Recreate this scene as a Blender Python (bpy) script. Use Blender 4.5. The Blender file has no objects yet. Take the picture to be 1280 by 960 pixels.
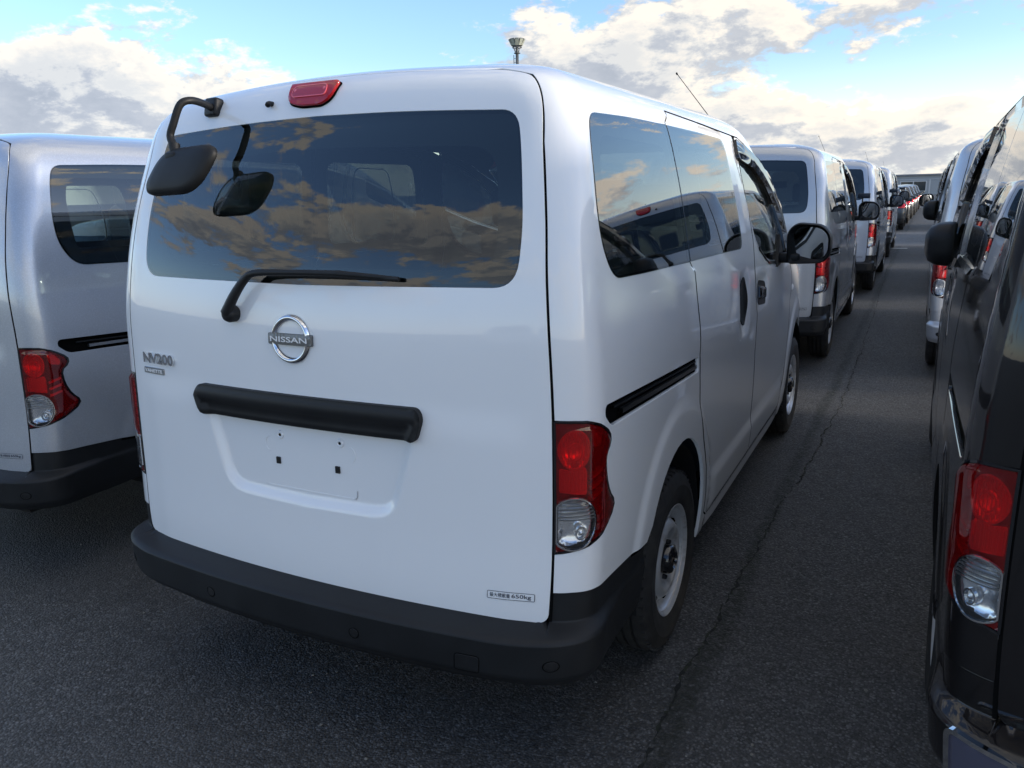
import bpy, bmesh, math, random
import numpy as np
from mathutils import Vector, Matrix
from mathutils.geometry import delaunay_2d_cdt

random.seed(7)
rng = np.random.default_rng(7)
SC = bpy.context.scene
COL = SC.collection
R = math.radians

# ------------------------------------------------------------------ camera
cam_d = bpy.data.cameras.new('camera')
cam = bpy.data.objects.new('camera', cam_d)
COL.objects.link(cam)
CAM = dict(f=993.7, pos=(1.4925, -1.6128, 1.5461), yaw=27.336, pitch=13.535, roll=-1.46)
def cam_axes():
    y, p, r = R(CAM['yaw']), R(CAM['pitch']), R(CAM['roll'])
    f = Vector((-math.sin(y)*math.cos(p), math.cos(y)*math.cos(p), -math.sin(p)))
    rt = Vector((math.cos(y), math.sin(y), 0))
    u = rt.cross(f)
    return rt*math.cos(r)+u*math.sin(r), u*math.cos(r)-rt*math.sin(r), f
_r, _u, _f = cam_axes()
M4 = Matrix((( _r.x, _u.x, -_f.x, CAM['pos'][0]), (_r.y, _u.y, -_f.y, CAM['pos'][1]),
             (_r.z, _u.z, -_f.z, CAM['pos'][2]), (0, 0, 0, 1)))
cam.matrix_world = M4
cam_d.sensor_width = 36.0
cam_d.lens = CAM['f']/1280*36.0
cam_d.clip_start = 0.05
cam_d.clip_end = 5000
SC.camera = cam

# ------------------------------------------------------------------ sun + sky
SUN_EL, SUN_AZ = 10.0, 78.0        # degrees; azimuth clockwise from +Y (the way the rows run)
sd = bpy.data.lights.new('sun', 'SUN')
sd.energy = 1.3
sd.angle = R(7.0)
sd.color = (1.0, 0.90, 0.78)
sun = bpy.data.objects.new('sun', sd)
COL.objects.link(sun)
sv = Vector((math.sin(R(SUN_AZ))*math.cos(R(SUN_EL)), math.cos(R(SUN_AZ))*math.cos(R(SUN_EL)), math.sin(R(SUN_EL))))
sun.rotation_euler = sv.to_track_quat('Z', 'Y').to_euler()
SC.view_settings.view_transform = 'Standard'
SC.view_settings.look = 'None'
SC.view_settings.exposure = 1.6
SC.view_settings.gamma = 1.0
SC.cycles.max_bounces = 10
SC.cycles.transparent_max_bounces = 16

world = bpy.data.worlds.new('World')
SC.world = world
world.use_nodes = True

class NT:
    """little node-tree helper"""
    def __init__(s, tree):
        s.t = tree; s.n = tree.nodes; s.l = tree.links
    def new(s, typ, **kw):
        n = s.n.new(typ)
        for k, v in kw.items():
            setattr(n, k, v)
        return n
    def put(s, sock, v):
        if isinstance(v, bpy.types.NodeSocket):
            s.l.new(v, sock)
        elif v is not None:
            sock.default_value = v
    def math(s, op, a, b=None, c=None, clamp=False):
        n = s.new('ShaderNodeMath', operation=op, use_clamp=clamp)
        for i, v in enumerate((a, b, c)):
            if v is not None: s.put(n.inputs[i], v)
        return n.outputs[0]
    def vmath(s, op, a, b=None):
        n = s.new('ShaderNodeVectorMath', operation=op)
        s.put(n.inputs[0], a)
        if b is not None: s.put(n.inputs[1], b)
        return n.outputs[0]
    def comb(s, x, y, z):
        n = s.new('ShaderNodeCombineXYZ')
        for i, v in enumerate((x, y, z)): s.put(n.inputs[i], v)
        return n.outputs[0]
    def noise(s, vec, scale, detail=8, rough=.55, dist=0.0, out=0):
        n = s.new('ShaderNodeTexNoise')
        s.put(n.inputs['Vector'], vec); s.put(n.inputs['Scale'], scale)
        n.inputs['Detail'].default_value = detail; n.inputs['Roughness'].default_value = rough
        n.inputs['Distortion'].default_value = dist
        return n.outputs[out]
    def ramp(s, fac, stops, interp='LINEAR'):
        n = s.new('ShaderNodeValToRGB')
        n.color_ramp.interpolation = interp
        e = n.color_ramp.elements
        while len(e) < len(stops): e.new(0.5)
        for el, (p, c) in zip(e, stops):
            el.position = p
            el.color = c if len(c) == 4 else (*c, 1)
        s.put(n.inputs[0], fac)
        return n.outputs[0]
    def mix(s, fac, a, b, blend='MIX'):
        n = s.new('ShaderNodeMix', data_type='RGBA', blend_type=blend)
        s.put(n.inputs[0], fac)
        s.put(n.inputs[6], a if not isinstance(a, tuple) or len(a) == 4 else (*a, 1))
        s.put(n.inputs[7], b if not isinstance(b, tuple) or len(b) == 4 else (*b, 1))
        return n.outputs[2]
    def smooth(s, x, lo, hi):
        n = s.new('ShaderNodeMapRange', interpolation_type='SMOOTHSTEP')
        s.put(n.inputs[0], x); s.put(n.inputs[1], lo); s.put(n.inputs[2], hi)
        return n.outputs[0]

def build_sky():
    T = NT(world.node_tree)
    for n in list(T.n): T.n.remove(n)
    out = T.new('ShaderNodeOutputWorld')
    bg = T.new('ShaderNodeBackground')
    bg.inputs['Strength'].default_value = 0.10
    sky = T.new('ShaderNodeTexSky', sky_type='NISHITA')
    sky.sun_disc = False
    sky.sun_elevation = R(SUN_EL)
    sky.sun_rotation = R(SUN_AZ)
    sky.air_density = 1.0; sky.dust_density = 0.6; sky.ozone_density = 1.5
    tc = T.new('ShaderNodeTexCoord')
    sep = T.new('ShaderNodeSeparateXYZ')
    T.l.new(tc.outputs['Generated'], sep.inputs[0])
    X, Y, Z = sep.outputs
    az = T.math('ARCTAN2', X, Y)                      # 0 = +Y, positive to the right
    el = T.math('ARCSINE', Z)
    D = math.pi/180
    # cloud banks: (azimuth, elevation, half widths, weight)
    banks = [(-53, 7, 10, 3.3, .40), (-50, 2.5, 14, 2.0, .12), (-55, 14.5, 16, 2.8, -.38), (-36, 9.5, 4.5, 4, -.38), (-22, 8.3, 7.5, 3.0, .38), (-11, 10.5, 8, 3.2, .32),
             (-14, 5.6, 5, 2.0, .12), (1, 6.4, 5, 1.4, -.14), (-4, 2.6, 16, 2.6, .24), (3, 9.5, 7, 1.8, .14),
             (42, 14, 26, 8, .16), (85, 10, 30, 9, .20), (140, 14, 24, 7, .26), (-150, 24.5, 17, 4.5, .46), (-168, 16, 13, 2.6, .32), (-124, 18, 8, 4, .28), (-140, 13, 14, 2.2, .24), (-155, 40, 45, 9, -.55), (-95, 12, 14, 7, .2)]
    over = T.math('MULTIPLY', T.smooth(el, 38*D, 60*D), .24)        # unseen overhead cloud, added to brighten the white tailgate
    def density(a, e):
        def blob(b):
            A, E, sa, se, w = b
            dw = T.new('ShaderNodeMath', operation='WRAP'); T.l.new(T.math('SUBTRACT', a, A*D), dw.inputs[0]); dw.inputs[1].default_value = math.pi; dw.inputs[2].default_value = -math.pi
            da = T.math('DIVIDE', dw.outputs[0], sa*D)
            de = T.math('DIVIDE', T.math('SUBTRACT', e, E*D), se*D)
            q = T.math('ADD', T.math('MULTIPLY', da, da), T.math('MULTIPLY', de, de))
            return T.math('MULTIPLY', T.math('EXPONENT', T.math('MULTIPLY', q, -1.0)), w)
        tot = None
        for b in banks:
            v = blob(b)
            tot = v if tot is None else T.math('ADD', tot, v)
        ca = T.math('COSINE', a); sa_ = T.math('SINE', a)
        ce = T.math('COSINE', e)
        vec = T.comb(T.math('MULTIPLY', sa_, ce), T.math('MULTIPLY', ca, ce), T.math('MULTIPLY', T.math('SINE', e), 2.1))
        big = T.noise(vec, 6.5, 12, .62, .2)
        v2 = T.vmath('ADD', vec, (3.1, 1.7, .4))
        fine = T.noise(v2, 21, 8, .64, .1)
        d = T.math('ADD', T.math('MULTIPLY', T.math('SUBTRACT', big, .5), 1.35), T.math('MULTIPLY', T.math('SUBTRACT', fine, .5), .55))
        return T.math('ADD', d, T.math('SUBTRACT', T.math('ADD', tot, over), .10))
    d0 = density(az, el)
    d1 = density(T.math('ADD', az, 1.2*D), T.math('ADD', el, 1.1*D))
    mask = T.smooth(d0, -.02, .11)
    # sunlit rims: density falls towards the sun; thick cores go grey
    lit = T.smooth(T.math('SUBTRACT', d0, d1), -.10, .12)
    core = T.smooth(d0, .10, .42)
    shade = T.math('SUBTRACT', T.math('ADD', T.math('MULTIPLY', lit, .62), .45), T.math('MULTIPLY', core, .36), clamp=True)
    # how close the cloud is to the sun direction (forward scattering)
    dot = T.new('ShaderNodeVectorMath', operation='DOT_PRODUCT')
    T.l.new(tc.outputs['Generated'], dot.inputs[0]); dot.inputs[1].default_value = sv
    fwd = T.smooth(dot.outputs['Value'], .1, 1.0)
    col = T.ramp(shade, [(0, (.46, .51, .60)), (.4, (.58, .62, .70)), (.75, (.86, .86, .86)), (1, (1.13, 1.05, .95))])
    col = T.mix(T.smooth(dot.outputs['Value'], -.6, .5), T.vmath('MULTIPLY', col, (.97, 1.0, 1.03)), T.vmath('MULTIPLY', col, (1.03, 1.0, .95)))
    gain = T.math('ADD', 3.2, T.math('MULTIPLY', fwd, 3.0))
    csc = T.new('ShaderNodeVectorMath', operation='SCALE')
    T.l.new(col, csc.inputs[0]); T.l.new(gain, csc.inputs['Scale'])
    sk = T.new('ShaderNodeVectorMath', operation='MULTIPLY')
    T.l.new(sky.outputs[0], sk.inputs[0]); sk.inputs[1].default_value = (.84, .96, 1.24)
    # thin bright veil low down
    veil = T.math('MULTIPLY', T.smooth(el, .16, .0), .55)
    skv = T.mix(veil, sk.outputs[0], (5.7, 5.7, 5.6))
    fin = T.mix(mask, skv, csc.outputs[0])
    T.l.new(fin, bg.inputs['Color'])
    T.l.new(bg.outputs[0], out.inputs[0])
build_sky()

# ------------------------------------------------------------------ materials
def mat(name, base=(.5, .5, .5), rough=.5, metal=0.0, coat=0.0, spec=.5, emit=None):
    m = bpy.data.materials.new(name); m.use_nodes = True
    b = m.node_tree.nodes['Principled BSDF']
    b.inputs['Base Color'].default_value = (*base, 1)
    b.inputs['Roughness'].default_value = rough
    b.inputs['Metallic'].default_value = metal
    b.inputs['Coat Weight'].default_value = coat
    b.inputs['Coat Roughness'].default_value = .03
    b.inputs['Specular IOR Level'].default_value = spec
    return m

def paint(name, base, metal=0.0, rough=.35, flake=0.0):
    """clear-coated car paint; the inside of the sheet is dark trim"""
    m = mat(name, base, rough, metal, 1.0)
    T = NT(m.node_tree)
    b = T.n['Principled BSDF']; out = T.n['Material Output']
    tc = T.new('ShaderNodeTexCoord')
    nz = T.noise(tc.outputs['Object'], 3.0, 4, .6)
    dust = T.noise(tc.outputs['Object'], 240.0, 2, .6)
    c = T.mix(T.math('MULTIPLY', T.smooth(nz, .35, .75), .10), base, tuple(x*.82+.02 for x in base))
    if flake:
        c = T.mix(T.math('MULTIPLY', T.smooth(dust, .4, .75), flake), c, tuple(min(1, x*1.5) for x in base))
    T.l.new(c, b.inputs['Base Color'])
    # faint orange peel in the clear coat
    bm = T.new('ShaderNodeBump'); bm.inputs['Strength'].default_value = .02; bm.inputs['Distance'].default_value = .002
    T.l.new(T.noise(tc.outputs['Object'], 60.0, 2, .5), bm.inputs['Height'])
    T.l.new(bm.outputs[0], b.inputs['Coat Normal'])
    geo = T.new('ShaderNodeNewGeometry')
    inner = T.new('ShaderNodeBsdfDiffuse'); inner.inputs[0].default_value = (.035, .036, .038, 1)
    mx = T.new('ShaderNodeMixShader')
    T.l.new(geo.outputs['Backfacing'], mx.inputs[0]); T.l.new(b.outputs[0], mx.inputs[1]); T.l.new(inner.outputs[0], mx.inputs[2])
    T.l.new(mx.outputs[0], out.inputs['Surface'])
    return m

def glass(name, tint, refl_ior=1.55, haze=0.0, hazecol=(.1, .1, .1), rough=0.0):
    m = bpy.data.materials.new(name); m.use_nodes = True
    T = NT(m.node_tree)
    for n in list(T.n): T.n.remove(n)
    out = T.new('ShaderNodeOutputMaterial')
    tr = T.new('ShaderNodeBsdfTransparent'); tr.inputs[0].default_value = (*tint, 1)
    gl = T.new('ShaderNodeBsdfGlossy'); gl.inputs['Roughness'].default_value = rough
    fr = T.new('ShaderNodeFresnel'); fr.inputs[0].default_value = refl_ior
    geo = T.new('ShaderNodeNewGeometry')
    # seen from behind, keep the air-to-glass index
    ior = T.math('ADD', T.math('MULTIPLY', geo.outputs['Backfacing'], 1/refl_ior-refl_ior), refl_ior)
    fr2 = T.math('MULTIPLY', fr.outputs[0], T.math('SUBTRACT', 1.9, fr.outputs[0]), clamp=True)
    a = tr.outputs[0]
    if haze:
        df = T.new('ShaderNodeBsdfDiffuse'); df.inputs[0].default_value = (*hazecol, 1)
        m0 = T.new('ShaderNodeMixShader'); m0.inputs[0].default_value = haze
        T.l.new(tr.outputs[0], m0.inputs[1]); T.l.new(df.outputs[0], m0.inputs[2]); a = m0.outputs[0]
    mx = T.new('ShaderNodeMixShader')
    T.l.new(fr2, mx.inputs[0]); T.l.new(a, mx.inputs[1]); T.l.new(gl.outputs[0], mx.inputs[2])
    T.l.new(mx.outputs[0], out.inputs['Surface'])
    return m

def plastic(name, base, rough=.55, grain=.15):
    m = mat(name, base, rough)
    T = NT(m.node_tree); b = T.n['Principled BSDF']; b.inputs['Specular IOR Level'].default_value = .32
    tc = T.new('ShaderNodeTexCoord')
    n1 = T.noise(tc.outputs['Object'], 6.0, 6, .6)
    T.l.new(T.mix(T.math('MULTIPLY', T.smooth(n1, .35, .7), .6), base, tuple(x*1.5+.002 for x in base)), b.inputs['Base Color'])
    T.l.new(T.math('ADD', T.math('MULTIPLY', n1, .2), rough-.1), b.inputs['Roughness'])
    bm = T.new('ShaderNodeBump'); bm.inputs['Strength'].default_value = grain; bm.inputs['Distance'].default_value = .001
    T.l.new(T.noise(tc.outputs['Object'], 700.0, 2, .5), bm.inputs['Height'])
    T.l.new(bm.outputs[0], b.inputs['Normal'])
    return m

PAINT = {
    'white': paint('white_paint', (.85, .86, .87), 0, .35),
    'silver': paint('silver_paint', (.50, .51, .525), .55, .32, .35),
    'silver_blue': paint('pale_silver_paint', (.47, .50, .55), .5, .32, .35),
    'black': paint('brown_black_paint', (.0045, .0035, .004), 0, .5, .2),
    'dark_grey': paint('dark_grey_paint', (.05, .055, .06), .5, .3, .3),
}
PAINT['black'].node_tree.nodes['Principled BSDF'].inputs['Specular IOR Level'].default_value = .15
G_REAR = glass('privacy_glass', (.50, .58, .54), 1.58)
G_SIDE = glass('tinted_glass', (.55, .62, .59), 1.66)
G_CLEAR = glass('clear_glass', (.62, .70, .66), 1.52)
G_RED = glass('red_lens', (1.0, .045, .045), 1.5, .13, (.85, .008, .012))
G_RED2 = glass('red_lens_milky', (.95, .05, .06), 1.5, .5, (.85, .010, .018))
G_LENS = glass('clear_lens', (.88, .90, .92), 1.5, .04, (.6, .62, .65))
M_TRIM = plastic('black_plastic', (.011, .0115, .0125), .50)
M_BUMPER = plastic('bumper_plastic', (.0095, .0105, .012), .50, .3)
M_GLOSSB = mat('gloss_black', (.01, .01, .012), .12, 0, .6)
M_FRIT = mat('glass_border_black', (.008, .008, .009), .5)
M_SEAL = mat('rubber_seal', (.006, .006, .006), .8)
M_SEAL.node_tree.nodes['Principled BSDF'].inputs['Specular IOR Level'].default_value = 0.0
M_CHROME = mat('chrome', (.78, .79, .80), .08, 1.0)
M_SATIN = mat('satin_chrome', (.42, .43, .45), .28, 1.0)
M_BAR = mat('emblem_grey', (.16, .165, .175), .3, .9)
M_LAMPIN = mat('lamp_inner_red', (.42, .008, .016), .2, 0, 1.0)
M_LAMPLINE = mat('lamp_rib_red', (.80, .12, .15), .3, 0, 1.0)
M_REFLECTOR = mat('lamp_reflector', (.93, .93, .94), .18, .82)
M_WHITE_PL = mat('white_lettering', (.8, .8, .8), .4)
M_INK = mat('print_ink', (.05, .055, .075), .5)
M_SEAT = mat('seat_fabric', (.045, .046, .05), .9)
M_CABIN = mat('cabin_trim', (.05, .05, .052), .8)
M_UNDER = mat('underbody', (.006, .006, .007), .9)
M_MIRROR = mat('mirror_glass', (.50, .53, .56), .02, 1.0)
M_VISOR = glass('smoked_acrylic', (.10, .095, .09), 1.5, .25, (.02, .018, .016), .05)
M_REFL = mat('reflector_panel', (.13, .13, .19), .12, .5, 1.0)
M_TAG = mat('dark_tag', (.02, .03, .05), .4)

def rubber():
    m = mat('tyre_rubber', (.012, .012, .013), .75)
    T = NT(m.node_tree); b = T.n['Principled BSDF']
    tc = T.new('ShaderNodeTexCoord')
    n1 = T.noise(tc.outputs['Object'], 14.0, 6, .6)
    T.l.new(T.mix(T.smooth(n1, .35, .75), (.010, .010, .011), (.030, .029, .028)), b.inputs['Base Color'])
    return m
M_TYRE = rubber()
def rim_paint():
    m = mat('steel_wheel', (.30, .32, .34), .34, .6)
    T = NT(m.node_tree); b = T.n['Principled BSDF']
    tc = T.new('ShaderNodeTexCoord')
    n1 = T.noise(tc.outputs['Object'], 20.0, 5, .6)
    T.l.new(T.mix(T.math('MULTIPLY', T.smooth(n1, .5, .72), .6), (.66, .68, .71), (.26, .25, .24)), b.inputs['Base Color'])
    return m
M_RIM = rim_paint()

# ------------------------------------------------------------------ object helpers
def tag(o, label=None, cat=None, group=None, kind=None):
    if label: o['label'] = label
    if cat: o['category'] = cat
    if group: o['group'] = group
    if kind: o['kind'] = kind
    return o
def link(o, parent=None):
    COL.objects.link(o)
    if parent is not None: o.parent = parent
    return o
def empty(name, loc=(0, 0, 0), rz=0):
    o = bpy.data.objects.new(name, None)
    o.location = loc; o.rotation_euler = (0, 0, rz); o.empty_display_size = .2
    return link(o)
def mesh_obj(name, verts, faces, m, parent=None, smooth=True, normals=None):
    me = bpy.data.meshes.new(name)
    me.from_pydata([tuple(v) for v in verts], [], [tuple(f) for f in faces])
    me.materials.append(m)
    if smooth: me.polygons.foreach_set('use_smooth', [True]*len(me.polygons))
    me.update()
    if normals is not None:
        me.normals_split_custom_set_from_vertices([tuple(n) for n in normals])
    return link(bpy.data.objects.new(name, me), parent)
def bm_obj(name, bm, m, parent=None, smooth=True, sharp=None):
    me = bpy.data.meshes.new(name)
    bmesh.ops.recalc_face_normals(bm, faces=bm.faces)
    bm.to_mesh(me); bm.free()
    me.materials.append(m)
    if smooth:
        me.polygons.foreach_set('use_smooth', [True]*len(me.polygons))
        if sharp: me.set_sharp_from_angle(angle=R(sharp))
    return link(bpy.data.objects.new(name, me), parent)

def add_box(bm, lo, hi, bevel=0.0, seg=2, mtx=None):
    g = bmesh.ops.create_cube(bm, size=1)
    vs = g['verts']
    c = [(a+b)/2 for a, b in zip(lo, hi)]; s = [b-a for a, b in zip(lo, hi)]
    for v in vs: v.co = Vector((v.co.x*s[0]+c[0], v.co.y*s[1]+c[1], v.co.z*s[2]+c[2]))
    if bevel:
        es = list({e for v in vs for e in v.link_edges})
        r = bmesh.ops.bevel(bm, geom=es, offset=bevel, segments=seg, affect='EDGES', profile=.5)
        vs = list({v for f in r['faces'] for v in f.verts} | {v for v in vs if v.is_valid})
    if mtx is not None:
        for v in vs: v.co = mtx @ v.co
    return vs
def add_tube(bm, pts, rad, seg=10, cap=True):
    pts = [Vector(p) for p in pts]
    rad = rad if isinstance(rad, (list, tuple)) else [rad]*len(pts)
    rings = []
    t = (pts[1]-pts[0]).normalized()
    nrm = t.orthogonal().normalized()
    for i, p in enumerate(pts):
        t = (pts[min(i+1, len(pts)-1)]-pts[max(i-1, 0)]).normalized()
        nrm = (nrm-t*nrm.dot(t)).normalized(); b = t.cross(nrm)
        rings.append([bm.verts.new(p+(nrm*math.cos(a)+b*math.sin(a))*rad[i]) for a in [2*math.pi*k/seg for k in range(seg)]])
    for a, b in zip(rings, rings[1:]):
        for k in range(seg): bm.faces.new((a[k], a[(k+1) % seg], b[(k+1) % seg], b[k]))
    if cap: bm.faces.new(rings[0]); bm.faces.new(rings[-1])
def spline(pts, n=8):
    P = [Vector(p) for p in pts]; P = [P[0]*2-P[1]]+P+[P[-1]*2-P[-2]]
    out = []
    for i in range(1, len(P)-2):
        for k in range(n):
            t = k/n
            out.append(.5*((2*P[i])+(P[i+1]-P[i-1])*t+(2*P[i-1]-5*P[i]+4*P[i+1]-P[i+2])*t*t+(3*P[i]-P[i-1]-3*P[i+1]+P[i+2])*t**3))
    out.append(P[-2]); return out
def add_lathe(bm, prof, axis_o, seg=48, arc=2*math.pi, a0=0.0):
    """profile (x, r) swung about the X axis through axis_o"""
    full = abs(arc-2*math.pi) < 1e-6
    n = seg if full else seg+1
    rings = []
    for k in range(n):
        a = a0+arc*k/seg
        rings.append([bm.verts.new((axis_o[0]+x, axis_o[1]+r*math.cos(a), axis_o[2]+r*math.sin(a))) for x, r in prof])
    for k in range(seg):
        A, B = rings[k], rings[(k+1) % n]
        for i in range(len(prof)-1):
            bm.faces.new((A[i], A[i+1], B[i+1], B[i]))

# ------------------------------------------------------------------ car body surface
def pchip(xs, ys, smooth=.02, n=1500):
    xs = np.array(xs, float); ys = np.array(ys, float)
    h = np.diff(xs); d = np.diff(ys)/h
    m = np.zeros(len(xs))
    for i in range(1, len(xs)-1):
        if d[i-1]*d[i] > 0:
            w1 = 2*h[i]+h[i-1]; w2 = h[i]+2*h[i-1]; m[i] = (w1+w2)/(w1/d[i-1]+w2/d[i])
    m[0] = d[0]; m[-1] = d[-1]
    g = np.linspace(xs[0], xs[-1], n)
    i = np.clip(np.searchsorted(xs, g, 'right')-1, 0, len(h)-1)
    t = (g-xs[i])/h[i]
    v = (1+2*t)*(1-t)**2*ys[i]+t*(1-t)**2*h[i]*m[i]+t*t*(3-2*t)*ys[i+1]+t*t*(t-1)*h[i]*m[i+1]
    k = int(3*smooth/(g[1]-g[0])); kk = np.exp(-.5*(np.arange(-k, k+1)*(g[1]-g[0])/smooth)**2); kk /= kk.sum()
    p = np.concatenate([2*v[0]-v[k:0:-1], v, 2*v[-1]-v[-2:-k-2:-1]])
    v = np.convolve(p, kk, 'valid')
    return lambda x: np.interp(x, g, v)
def sm(x):
    x = np.clip(x, 0, 1); return x*x*(3-2*x)

U1, U2, U3, U4, U5 = .70, .92, 3.30, 3.75, 4.55
class Body:
    """outside skin of a car: (U, v) -> point. U runs from the rear centre line round the corner
    and along the side to the front centre line (negative: left side), v runs up and over the roof"""
    def __init__(s, Z, W, Yr, Yf, K, Rr, front_r, vmax, taper=.10, crown=None, cf=.22):
        s.Z, s.W, s.Yr, s.Yf, s.K, s.R = Z, W, Yr, Yf, K, Rr
        s.fr, s.vmax, s.taper, s.crown, s.cf = front_r, vmax, taper, crown, cf
    def base(s, U, v):
        U = np.asarray(U, float); v = np.clip(np.asarray(v, float), 0, s.vmax)
        flip = np.where(np.abs(U) > U5, -1., 1.)
        A = np.abs(U); A = np.where(A > U5, 2*U5-A, A)
        sg = np.where(U < 0, -1., 1.)*flip
        z = s.Z(v)+0*A; w = s.W(v); yr = s.Yr(v); yf = s.Yf(v); k = s.K(v)
        r = np.minimum(s.R(v), w*.5)
        xa = w-r; ya = yr+k*xa**2; yb = ya+r*.80
        rf = np.minimum(np.interp(v, *s.fr), w*.5)
        xf = w*.90-rf; yc = yf-rf*1.6; cf = s.cf; yfa = yf-cf*xf**2
        t = np.clip(A/U1, 0, 1); x0 = t*xa; y0 = yr+k*x0**2
        def bez(a, b, c, d, t): return a*(1-t)**3+3*b*t*(1-t)**2+3*c*t*t*(1-t)+d*t**3
        def side_x(y): return w*(1-.012*np.clip((1.1-y)/1.1, 0, 1)**2-s.taper*np.clip((y-2.7)/1.7, 0, 1)**2)
        t = np.clip((A-U1)/(U2-U1), 0, 1)
        a = .60*r; sl = 2*k*xa; ax = a/np.sqrt(1+sl**2); ay = ax*sl
        wb = side_x(yb); sb = (side_x(yb+.01)-wb)/.01; b = .60*(yb-ya)
        x1 = bez(xa, xa+ax, wb-b*sb, wb, t); y1 = bez(ya, ya+ay, yb-b, yb, t)
        t = np.clip((A-U2)/(U3-U2), 0, 1); y2 = yb+(yc-yb)*t; x2 = side_x(y2)
        t = np.clip((A-U3)/(U4-U3), 0, 1)
        wc = side_x(yc); sc_ = (wc-side_x(yc-.01))/.01; bb = .6*(yfa-yc); fsl = 2*cf*xf; a2 = .55*(wc-xf)
        x3 = bez(wc, wc+bb*sc_, xf+a2, xf, t); y3 = bez(yc, yc+bb, yfa-a2*(-fsl)*-1 if False else yfa-a2*fsl, yfa, t)
        t = np.clip((A-U4)/(U5-U4), 0, 1); x4 = xf*(1-t); y4 = yf-cf*x4**2
        x = np.where(A < U1, x0, np.where(A < U2, x1, np.where(A < U3, x2, np.where(A < U4, x3, x4))))
        y = np.where(A < U1, y0, np.where(A < U2, y1, np.where(A < U3, y2, np.where(A < U4, y3, y4))))
        if s.crown is not None: z = z+s.crown(A, v)
        return np.stack([x*sg, y, z], -1)
    def bnormal(s, U, v, e=3e-3):
        U = np.asarray(U, float); v = np.asarray(v, float)
        vp = np.minimum(v+e, s.vmax-2e-3); vm = np.minimum(v-e, s.vmax-8e-3)
        du = s.base(U+e, v)-s.base(U-e, v); dv = s.base(U, vp)-s.base(U, vm)
        n = np.cross(du, dv)
        L = np.linalg.norm(n, axis=-1, keepdims=True)
        n = n/np.maximum(L, 1e-12)
        top = sm((v-(s.vmax-.35))/.3)[..., None]
        bad = (L < 1e-10)
        n = np.where(bad, np.array([0, 0, 1.]), n)
        n = n*(1-top)+np.array([0, 0, 1.])*top
        return n/np.linalg.norm(n, axis=-1, keepdims=True)
    def disp(s, U, v): return 0*np.asarray(U, float)
    def surf(s, U, v, off=0.0):
        d = s.disp(U, v)+off
        return s.base(U, v)+s.bnormal(U, v)*np.asarray(d)[..., None]
    def full_normal(s, U, v, off=None, e=2.5e-3):
        f = (lambda a, b: s.surf(a, b, off(a, b) if off else 0.0))
        vp = np.minimum(v+e, s.vmax-1e-3); vm = np.minimum(v-e, s.vmax-6e-3)
        n = np.cross(f(U+e, v)-f(U-e, v), f(U, vp)-f(U, vm))
        L = np.linalg.norm(n, axis=-1, keepdims=True)
        n = np.where(L < 1e-11, s.bnormal(U, v), n/np.maximum(L, 1e-12))
        top = sm((v-(s.vmax-.35))/.3)[..., None]
        n = n*(1-top)+s.bnormal(U, v)*top
        return n/np.linalg.norm(n, axis=-1, keepdims=True)
    def side_u(s, y, v):
        """U on the right-hand side for a given y at height v"""
        y = np.atleast_1d(np.asarray(y, float)); v = np.broadcast_to(np.asarray(v, float), y.shape)
        g = np.linspace(U1, U4, 300); out = []
        for yy, vv in zip(y, v):
            out.append(np.interp(yy, s.base(g, np.full_like(g, vv))[:, 1], g))
        return np.array(out)
    def sp(s, pts):
        """polyline given as (y, v) on the side -> (U, v)"""
        a = np.array(pts, float); return np.stack([s.side_u(a[:, 0], a[:, 1]), a[:, 1]], 1)

def inside(poly, P):
    x, y = P[:, 0], P[:, 1]; c = np.zeros(len(P), bool)
    a = poly; b = np.roll(poly, -1, 0)
    for (x1, y1), (x2, y2) in zip(a, b):
        if y1 == y2: continue
        m = ((y1 > y) != (y2 > y)); 
        c ^= m & (x < (x2-x1)*(y-y1)/(y2-y1)+x1)
    return c
def dist(poly, P, closed=True):
    a = poly if closed else poly[:-1]; b = np.roll(poly, -1, 0) if closed else poly[1:]
    best = np.full(len(P), 1e9)
    for p, q in zip(a, b):
        d = q-p; L = (d*d).sum()
        if L < 1e-14: continue
        t = np.clip(((P-p)@d)/L, 0, 1)
        best = np.minimum(best, ((P-p-t[:, None]*d)**2).sum(1))
    return np.sqrt(best)
def sdist(poly, U, v):
    U = np.asarray(U, float); sh = U.shape
    P = np.stack([U.ravel(), np.broadcast_to(v, sh).ravel()], 1)
    lo = poly.min(0)-.06; hi = poly.max(0)+.06
    m = ((P > lo) & (P < hi)).all(1)
    out = np.full(len(P), .06)
    if m.any():
        d = dist(poly, P[m]); out[m] = np.where(inside(poly, P[m]), -d, d)
    return out.reshape(sh)
def resample(poly, step, closed=True):
    out = []
    n = len(poly)
    for i in range(n if closed else n-1):
        p, q = poly[i], poly[(i+1) % n]
        k = max(1, int(math.ceil(np.linalg.norm(q-p)/step)))
        for j in range(k): out.append(p+(q-p)*j/k)
    if not closed: out.append(poly[-1])
    return np.array(out)
def rounded(poly, rad, n=5):
    """round the corners of a closed polygon; rad is a number or one per corner"""
    poly = np.array(poly, float); N = len(poly)
    rad = rad if isinstance(rad, (list, tuple)) else [rad]*N
    out = []
    for i in range(N):
        p0, p, p2 = poly[i-1], poly[i], poly[(i+1) % N]
        a, b = p0-p, p2-p; la, lb = np.linalg.norm(a), np.linalg.norm(b)
        r = min(rad[i], la*.49, lb*.49)
        if r < 1e-5: out.append(p); continue
        A, B = p+a/la*r, p+b/lb*r
        for k in range(n+1):
            t = k/n; out.append(A*(1-t)**2+2*p*t*(1-t)+B*t*t)
    return np.array(out)
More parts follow.
